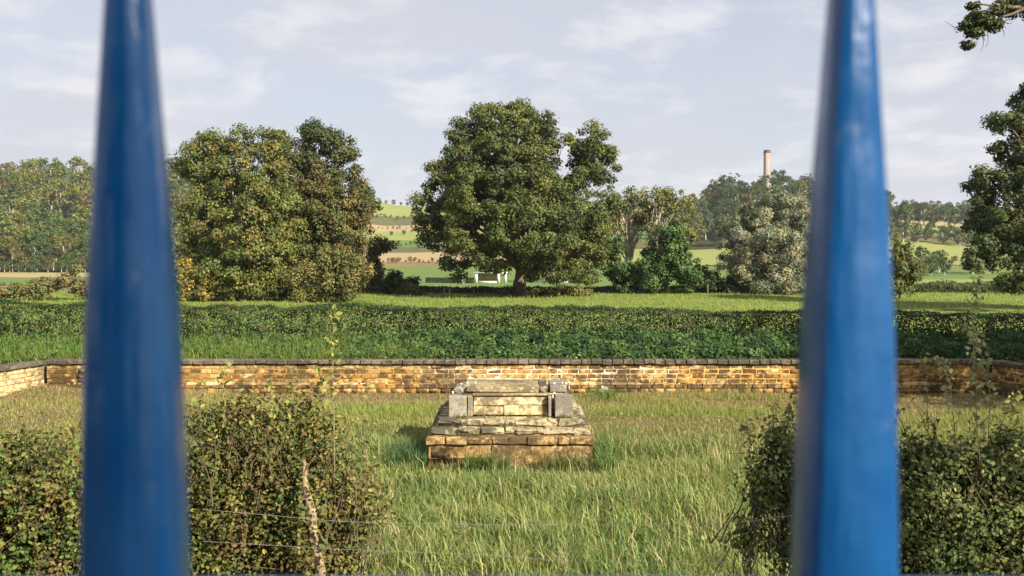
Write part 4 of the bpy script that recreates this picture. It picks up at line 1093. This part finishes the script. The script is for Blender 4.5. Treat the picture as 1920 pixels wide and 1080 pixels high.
# ------------------------------------------------------------------ white house behind the oak
M_WHITE = plain_material('white_render', (0.52, 0.51, 0.49), 0.8, 0.2, 0.06, 0.6)
M_ROOF = plain_material('dark_roof', (0.08, 0.07, 0.065), 0.8, 0.2, 0.25, 0.5)
M_GLASS = plain_material('window_glass', (0.02, 0.025, 0.03), 0.08, 0.6, 0.1, 1)
M_YELLOW = plain_material('yellow_backdrop', (0.40, 0.33, 0.06), 0.9, 0.1, 0.5, 0.7)
HD = 318
def hpt(px, d=HD): return (px - 960) / F * d
hz0 = float(zt(hpt(960), HD))
h0 = empty('white_house', (hpt(1035), HD + 6, hz0)); tag(h0, 'white house half hidden behind the lone oak', 'house')
def hb(name, c, s, mat, parent=h0):
    return link(name, boxes(name, [(c, s)], mat), parent, loc=(0, 0, 0))
hb('wall', (0, 0, 2.6), (13, 7, 6.2), M_WHITE)
rf = np.array([(-7, -4, 5.7), (7, -4, 5.7), (7, 0, 8.6), (-7, 0, 8.6), (-7, 4, 5.7), (7, 4, 5.7), (-7, 0, 8.3), (7, 0, 8.3)], float)
link('roof', mesh_np('roof', rf, np.array([(0, 1, 2, 3), (3, 2, 5, 4), (1, 0, 6, 7), (4, 5, 7, 6)]), M_ROOF), h0, loc=(0, 0, 0))
for wx in (-4.5, -1.5, 1.5, 4.5):
    for wz in (1.3, 4.0):
        w = hb('window', (wx, -3.52, wz), (1.3, 0.1, 1.4), M_WHITE)
        link('pane', boxes('pane', [((wx, -3.585, wz), (1.1, 0.05, 1.2))], M_GLASS), w, loc=(0, 0, 0))
c0 = empty('carport', (hpt(917), HD, hz0)); tag(c0, 'low white carport with thick posts left of the oak trunk', 'carport')
for px, w in [(893, 1.0), (935, 0.9), (948, 0.8)]:
    hb('post', (hpt(px) - hpt(917), 0, 1.5), (w * 0.9, 0.8, 3.2), M_WHITE, c0)
hb('roof', (0.6, 2.0, 3.3), (11.5, 5.2, 0.4), plain_material('flat_roof', (0.55, 0.54, 0.5), 0.8, 0.2, 0.1, 0.6), c0)
hb('low_wall', (-0.4, -0.05, 0.3), (6.0, 0.3, 0.7), M_WHITE, c0)
hb('back_panel', (-0.4, 4.4, 1.5), (7.4, 0.2, 3.0), M_YELLOW, c0)
def clipped(px0, px1, h, label, d=HD - 2):
    a, b = hpt(px0, d), hpt(px1, d)
    n = int((b - a) * 320)
    P = np.stack([rng.uniform(a, b, n), d + rng.uniform(-0.6, 0.6, n), hz0 + rng.uniform(-0.2, h, n)], 1)
    P[:n // 3, 2] = hz0 + h
    Nn = np.tile([0, -0.6, 0.5], (n, 1)) + rng.normal(size=(n, 3)) * 0.5
    c = palette(DARKB, n, np.zeros(n, int), 0.0, 0.25)
    o = link('garden_hedge', leaf_mesh('garden_hedge', P, Nn, rng.uniform(0.25, 0.5, n), c, M_FAR))
    tag(o, label, 'hedge')
clipped(798, 866, 1.7, 'clipped dark garden hedge left of the white gate')
clipped(873, 889, 1.7, 'short clipped dark hedge between white gate and carport')
clipped(1066, 1122, 1.6, 'clipped dark garden hedge right of the oak before the house')
g0 = empty('garden_gate', (hpt(868), HD - 2, hz0)); tag(g0, 'small white garden gate in the dark clipped hedge', 'gate')
for gx in (-0.45, 0.45):
    hb('gate_post', (gx, 0, 0.8), (0.22, 0.22, 1.9), M_WHITE, g0)
hb('gate_panel', (0, 0, 0.55), (0.66, 0.08, 0.9), M_WHITE, g0)

M_POST = plain_material('weathered_wood', (0.42, 0.36, 0.28), 0.9, 0.1, 0.3, 12)
for px, h, l in [(833, 0.5, 'short pale stake on the meadow edge left of the oak, leftmost of three'), (843, 0.42, 'short pale stake on the meadow edge left of the oak, middle of three'), (888, 0.45, 'short pale stake on the meadow edge nearest the oak trunk'), (1327, 0.9, 'thin grey fence stake in front of the low shadowy shrub')]:
    p = ground_at(px, 82 if px < 1000 else 78)
    T = Tubes(); T.add([(0, 0, -0.2), (0.01, 0, h * 0.6), (0, 0.01, h), (0, 0.01, h + 0.02)], [0.06, 0.05, 0.045, 0.005], 6)
    o = link('fence_stake', T.mesh('fence_stake', M_POST if px < 1000 else M_BARK), loc=p); tag(o, l, 'stake', 'stakes along the meadow edge')

# ------------------------------------------------------------------ hawthorn bushes and barbed wire in the foreground
HAW = [np.array([0.105, 0.11, 0.027]), np.array([0.15, 0.135, 0.034]), np.array([0.07, 0.085, 0.021]), np.array([0.12, 0.085, 0.03]), np.array([0.17, 0.145, 0.036]), np.array([0.06, 0.085, 0.022])]
HAWD = [np.array([0.065, 0.095, 0.025]), np.array([0.085, 0.115, 0.03]), np.array([0.05, 0.075, 0.022]), np.array([0.13, 0.15, 0.045]), np.array([0.18, 0.17, 0.055])]
def foreground_bush(name, label, spec, d, n_cl, per, cols, stems, shoots, base_px, sprays=240, thin=()):
    b = ground_at(base_px, d)
    root = empty(name, b); tag(root, label, 'bush')
    lob = px_lobes(spec, d, 1.1)
    me, cc = crown(lob, n_cl, per, 0.12, 0.024, cols, shell=0.15, flat=0.75, name='foliage', mat=M_LEAF, shape=LEAF6, cull=0.2)
    tag(link('foliage', me, root), kind='stuff')
    T = Tubes()
    for _ in range(stems):
        q = cc[rng.integers(len(cc))]
        s = b + np.array([rng.normal() * 0.35 + (q[0] - b[0]) * 0.6, rng.normal() * 0.2, 0])
        s[2] = zt(s[0], s[1]) - 0.05
        T.add(wobble(s, q, 7, 0.04, 0.1), np.linspace(0.016, 0.004, 7), 5)
    for _ in range(stems * 5):
        q = cc[rng.integers(len(cc))]
        T.add(wobble(q, q + rng.normal(size=3) * 0.16, 4, 0.012), np.linspace(0.004, 0.0015, 4), 4)
    tag(link('twigs', T.mesh('twigs', M_TWIG), root), kind='stuff')
    if thin:
        lob2 = px_lobes(thin, d, 1.3)
        me, c2 = crown(lob2, 60 * len(thin), 9, 0.11, 0.026, [q * 1.15 for q in cols], shell=0.0, name='thin_foliage', mat=M_LEAF, shape=LEAF6, cull=0.0)
        tag(link('thin_foliage', me, root), kind='stuff')
        T2 = Tubes()
        for q in c2[::3]:
            e = q + np.array([rng.normal() * 0.12, rng.normal() * 0.1, -rng.uniform(0.2, 0.45)])
            T2.add(wobble(e, q, 5, 0.012), np.linspace(0.004, 0.0012, 5), 4)
        tag(link('thin_twigs', T2.mesh('thin_twigs', M_TWIG), root), kind='stuff')
    # loose leafy sprays that break up the outline
    T = Tubes(); SP, SN, SC = [], [], []
    for _ in range(sprays):
        q = cc[rng.integers(len(cc))]
        ln = rng.uniform(0.15, 0.5)
        e = q + np.array([rng.normal() * 0.35, rng.normal() * 0.2, 0.5]) * ln * 1.6
        lp = wobble(q, e, 6, 0.008)
        T.add(lp, np.linspace(0.003, 0.001, 6), 4)
        nl = int(ln * 55)
        k = rng.random(nl) * 5
        pp = np.stack([np.interp(k, np.arange(6), lp[:, a]) for a in range(3)], 1)
        off = norm(rng.normal(size=(nl, 3))) * rng.uniform(0.01, 0.03, (nl, 1))
        SP.append(pp + off); SN.append(off * 20 + rng.normal(size=(nl, 3)) * 0.5 + np.array([0, -0.2, 0.5]))
        SC.append(np.tile(cols[rng.integers(len(cols))] * rng.uniform(0.9, 1.5), (nl, 1)) * rng.uniform(0.7, 1.3, (nl, 1)))
    if sprays:
        SP, SN, SC = np.concatenate(SP), np.concatenate(SN), np.concatenate(SC)
        tag(link('spray_stems', T.mesh('spray_stems', M_TWIG), root), kind='stuff')
        tag(link('spray_leaves', leaf_mesh('spray_leaves', SP, SN, rng.uniform(0.018, 0.036, len(SP)), SC, M_LEAF, LEAF6), root), kind='stuff')
    for pts, nl, lc in shoots:
        pts = [(pts[0][0], pts[0][1] + 60, pts[0][2] + 0.4)] + list(pts[1:])
        W = np.array([at(*q) for q in pts])
        tt = np.linspace(0, 1, 22)
        seg = np.linspace(0, 1, len(W))
        line = np.stack([np.interp(tt, seg, W[:, k]) for k in range(3)], 1)
        line[:, :2] += np.cumsum(rng.normal(size=(22, 2)) * 0.0025, 0)
        T = Tubes(); T.add(line, np.linspace(0.0034, 0.001, 22), 5)
        o = link('shoot', T.mesh('shoot', M_STEM), root)
        nl = int(nl * 1.5)
        k = rng.random(nl) ** 0.85
        P = np.stack([np.interp(k, tt, line[:, q]) for q in range(3)], 1)
        off = norm(rng.normal(size=(nl, 3)) + np.array([0, 0, 0.4])) * rng.uniform(0.008, 0.05, (nl, 1))
        c = np.asarray(lc)[None] * rng.uniform(0.6, 1.4, (nl, 1)) * (1 + rng.normal(size=(nl, 3)) * 0.06)
        lm = leaf_mesh('leaves', P + off, off * 4 + rng.normal(size=(nl, 3)) * 0.5 + np.array([0, -0.2, 0.4]), rng.uniform(0.018, 0.044, nl), c * 1.35, M_LEAF, LEAF6)
        lo = link('leaves', lm, o, loc=(0, 0, 0)); lo['kind'] = 'stuff'
    return root
SH1 = np.array([0.15, 0.15, 0.04]); SH2 = np.array([0.19, 0.20, 0.085])
specL = [(420, 940, 75, 60), (520, 930, 80, 60), (590, 975, 65, 60), (480, 1000, 100, 70), (565, 1055, 90, 60), (400, 1055, 90, 75), (635, 1045, 30, 50), (300, 980, 90, 110), (390, 870, 34, 34), (470, 865, 40, 30), (560, 880, 36, 26), (640, 965, 22, 26), (610, 905, 20, 20), (668, 1010, 20, 26)]
foreground_bush('hawthorn_bush', 'sunlit hawthorn bush with brownish leaves just right of the left spike', specL, 5.4, 620, 80, HAW, 26,
    [([(628, 1000, 5.2), (626, 860, 5.2), (622, 740, 5.2), (616, 640, 5.2), (622, 575, 5.2)], 75, SH1), ([(612, 820, 5.3), (606, 740, 5.3), (600, 690, 5.3)], 26, SH1), ([(540, 860, 5.2), (545, 780, 5.2), (562, 690, 5.2)], 34, SH1), ([(690, 860, 5.4), (682, 780, 5.4), (686, 715, 5.4)], 22, SH1), ([(430, 840, 5.2), (420, 760, 5.2), (424, 690, 5.2)], 34, SH1), ([(500, 830, 5.2), (515, 760, 5.2), (505, 715, 5.2)], 28, SH1), ([(380, 830, 5.2), (372, 770, 5.2), (380, 725, 5.2)], 22, SH1)], 520, thin=[(400, 800, 60, 45), (500, 790, 70, 45), (590, 810, 60, 50), (660, 880, 40, 60), (690, 960, 30, 60), (450, 760, 40, 26), (560, 760, 40, 26)])
specL2 = [(20, 930, 110, 80), (110, 940, 90, 85), (60, 1030, 130, 90), (-60, 1000, 110, 110), (140, 1040, 80, 90)]
foreground_bush('hawthorn_bush', 'low yellowing bush at the bottom left corner left of the left spike', specL2, 5.6, 400, 80, HAW + [np.array([0.09, 0.15, 0.03])], 14, [], 40, thin=[(20, 845, 60, 30), (100, 850, 50, 34)])
specR = [(1492, 940, 24, 50), (1472, 1020, 32, 50), (1530, 880, 40, 60), (1600, 940, 110, 120), (1735, 940, 70, 60), (1800, 970, 80, 60), (1890, 950, 60, 60), (1700, 1030, 110, 70), (1840, 1045, 120, 70), (1960, 1010, 110, 110), (1770, 880, 30, 26), (1880, 875, 34, 28), (1830, 905, 30, 24), (1470, 850, 22, 30), (1440, 930, 20, 26), (1720, 870, 24, 24), (1930, 880, 30, 30)]
foreground_bush('hawthorn_bush', 'dark green hawthorn bush with long leafy shoots behind the right spike', specR, 5.2, 820, 80, HAWD, 34,
    [([(1845, 950, 5.0), (1835, 830, 5.0), (1828, 700, 5.0), (1822, 600, 5.0), (1832, 545, 5.0), (1838, 492, 5.0)], 120, SH2), ([(1800, 880, 5.0), (1790, 780, 5.0), (1775, 690, 5.0), (1760, 680, 5.0)], 46, SH2), ([(1740, 850, 5.0), (1738, 740, 5.0), (1742, 670, 5.0)], 26, SH1), ([(1850, 880, 5.05), (1858, 760, 5.05), (1848, 680, 5.05), (1810, 610, 5.05)], 50, SH2), ([(1920, 860, 5.1), (1905, 790, 5.1), (1915, 740, 5.1)], 34, SH1), ([(1410, 900, 5.2), (1398, 830, 5.2), (1390, 780, 5.2)], 30, SH1), ([(1450, 860, 5.2), (1445, 790, 5.2), (1452, 755, 5.2)], 30, SH1), ([(1480, 840, 5.2), (1478, 790, 5.2), (1486, 760, 5.2)], 22, SH1)], 1700, thin=[(1430, 900, 34, 70), (1470, 820, 30, 50), (1400, 1000, 24, 50), (1720, 850, 40, 40), (1800, 860, 50, 40), (1900, 830, 50, 45), (1860, 890, 50, 30)])

# pale trunk inside the left bush
lb = bpy.data.objects['hawthorn_bush']
T = Tubes(); b = ground_at(612, 5.0)
T.add([b - np.array([0, 0, 0.1]), at(604, 1080, 5.0), at(589, 1010, 5.02), at(585, 960, 5.04), at(573, 915, 5.10), at(570, 850, 5.35)], [0.05, 0.026, 0.020, 0.023, 0.016, 0.008], 8)
P = np.array([at(rng.uniform(560, 615), rng.uniform(890, 1080), rng.uniform(4.9, 4.98)) for _ in range(170)])
tag(link('foliage', leaf_mesh('foliage', P, rng.normal(size=(170, 3)) * 0.5 + np.array([0.3, -0.5, 0.6]), rng.uniform(0.02, 0.032, 170), palette(HAW, 170, np.arange(170)), M_LEAF, LEAF6), lb), kind='stuff')
link('trunk', T.mesh('trunk', plain_material('sunlit_bark', (0.27, 0.195, 0.12), 0.9, 0.1, 0.6, 22)), lb)

M_WIRE = plain_material('galvanised_wire', (0.30, 0.28, 0.25), 0.6, 0.3, 0.3, 80, 0.3)
def barbed(label, pts):
    W = np.array([at(*q) for q in pts])
    tt = np.linspace(0, 1, 60); seg = np.linspace(0, 1, len(W))
    line = np.stack([np.interp(tt, seg, W[:, k]) for k in range(3)], 1)
    root = empty('barbed_wire', line[0]); tag(root, label, 'barbed wire', 'barbed wire strands in front of the garden')
    T = Tubes(); T.add(line, np.full(60, 0.0008), 5)
    link('strand', T.mesh('strand', M_WIRE), root)
    for i in range(3, 58, 5):
        T = Tubes(); p = line[i]
        for s in (-1, 1):
            T.add([p + np.array([0.006 * s, -0.004, -0.014]), p + np.array([0.002 * s, 0.003, 0]), p + np.array([-0.006 * s, 0.002, 0.015])], [0.0006, 0.0009, 0.0005], 4)
        link('barb', T.mesh('barb', M_WIRE), root)
barbed('upper barbed wire strand sagging across the tall grass', [(380, 955, 4.6), (640, 978, 4.6), (915, 984, 4.6), (1180, 985, 4.6), (1369, 982, 4.6), (1481, 967, 4.6), (1620, 955, 4.6)])
barbed('lower barbed wire strand just above the bottom edge', [(380, 1015, 4.6), (640, 1030, 4.6), (907, 1040, 4.6), (1098, 1054, 4.6), (1307, 1057, 4.6), (1432, 1051, 4.6), (1620, 1035, 4.6)])

# unseen trees behind the lens; the nearest is added to shade the left spike
h = 5.0
tx = -0.0678 + 0.70 * h - 0.714 * 0.237; ty = RY - 0.714 * h - 0.70 * 0.237
root = empty('unseen_tree', (tx, ty, 2.9)); tag(root, 'unseen tree added behind the railing, its trunk placed to shade the left spike', 'tree', 'street trees behind the railing')
lob = [(tx - 0.9, ty - 1.2, 9.6, 1.7, 1.7, 1.4), (tx + 0.2, ty - 2.0, 10.6, 1.9, 1.9, 1.5), (tx - 1.6, ty - 2.4, 8.8, 1.6, 1.6, 1.3)]
me, cc = crown(lob, 120, 80, 0.6, 0.17, IVYB, shell=0.3)
tag(link('crown', me, root), kind='stuff')
T = Tubes(); T.add([(tx, ty, 2.7), (tx, ty, 3.2), (tx, ty, 5.0), (tx, ty, 7.4), (tx - 0.2, ty - 0.3, 8.8), (tx - 0.5, ty - 0.9, 10.0)], [0.34, 0.26, 0.25, 0.245, 0.18, 0.08], 12)
for c in cc[::12]:
    T.add(wobble((tx, ty, rng.uniform(7.2, 8.2)), c, 5, 0.08), np.linspace(0.08, 0.02, 5), 5)
link('trunk', T.mesh('trunk', M_BARK), root)
lob = [(9.6, -2.2, 8.6, 2.6, 2.4, 2.0), (11.5, -4.0, 9.5, 2.8, 2.8, 2.2)]
make_tree('unseen_tree', 'street tree further along the pavement, its crown shading the right bush', 'tree', np.array([10.8, -3.6, 2.9]), lob, 85, 60, 0.6, 0.17, IVYB, 0.3, 0.5, group='street trees behind the railing', n_limbs=14, crown_kw=dict(shell=0.3))

lob = [(-3.2, -6.5, 5.4, 2.6, 2.2, 2.4), (-4.6, -6.2, 4.4, 2.4, 2.0, 1.8), (-2.2, -7.0, 4.2, 2.0, 2.0, 1.6), (-3.6, -6.8, 7.6, 2.2, 2.0, 1.9), (-1.4, -7.2, 5.8, 1.5, 1.6, 1.8), (-0.8, -7.4, 4.2, 1.3, 1.5, 1.5), (-1.8, -7.2, 7.4, 1.4, 1.6, 1.5)]  # evergreen added out of view to darken the reflection in the left spike
make_tree('unseen_tree', 'dense dark evergreen on the far side of the pavement behind the left spike', 'tree', np.array([-3.4, -6.6, 2.9]), lob, 420, 110, 0.6, 0.16, DARKB, 0.25, 0.3, group='street trees behind the railing', n_limbs=10, crown_kw=dict(shell=0.3))

# ------------------------------------------------------------------ thin haze over the valley
hv, hf = box_np((0, 1950, 55), (5600, 4200, 140))
m, t, out = mat_new('air')
pv = N(t, 'ShaderNodeVolumePrincipled', {'Color': (0.86, 0.90, 1.0, 1), 'Density': 0.00011, 'Anisotropy': 0.2})
t.links.new(pv.outputs[0], out.inputs['Volume'])
tag(link('haze', mesh_np('haze', hv, hf, m)), 'thin pale haze lying over the valley', 'haze', kind='stuff')
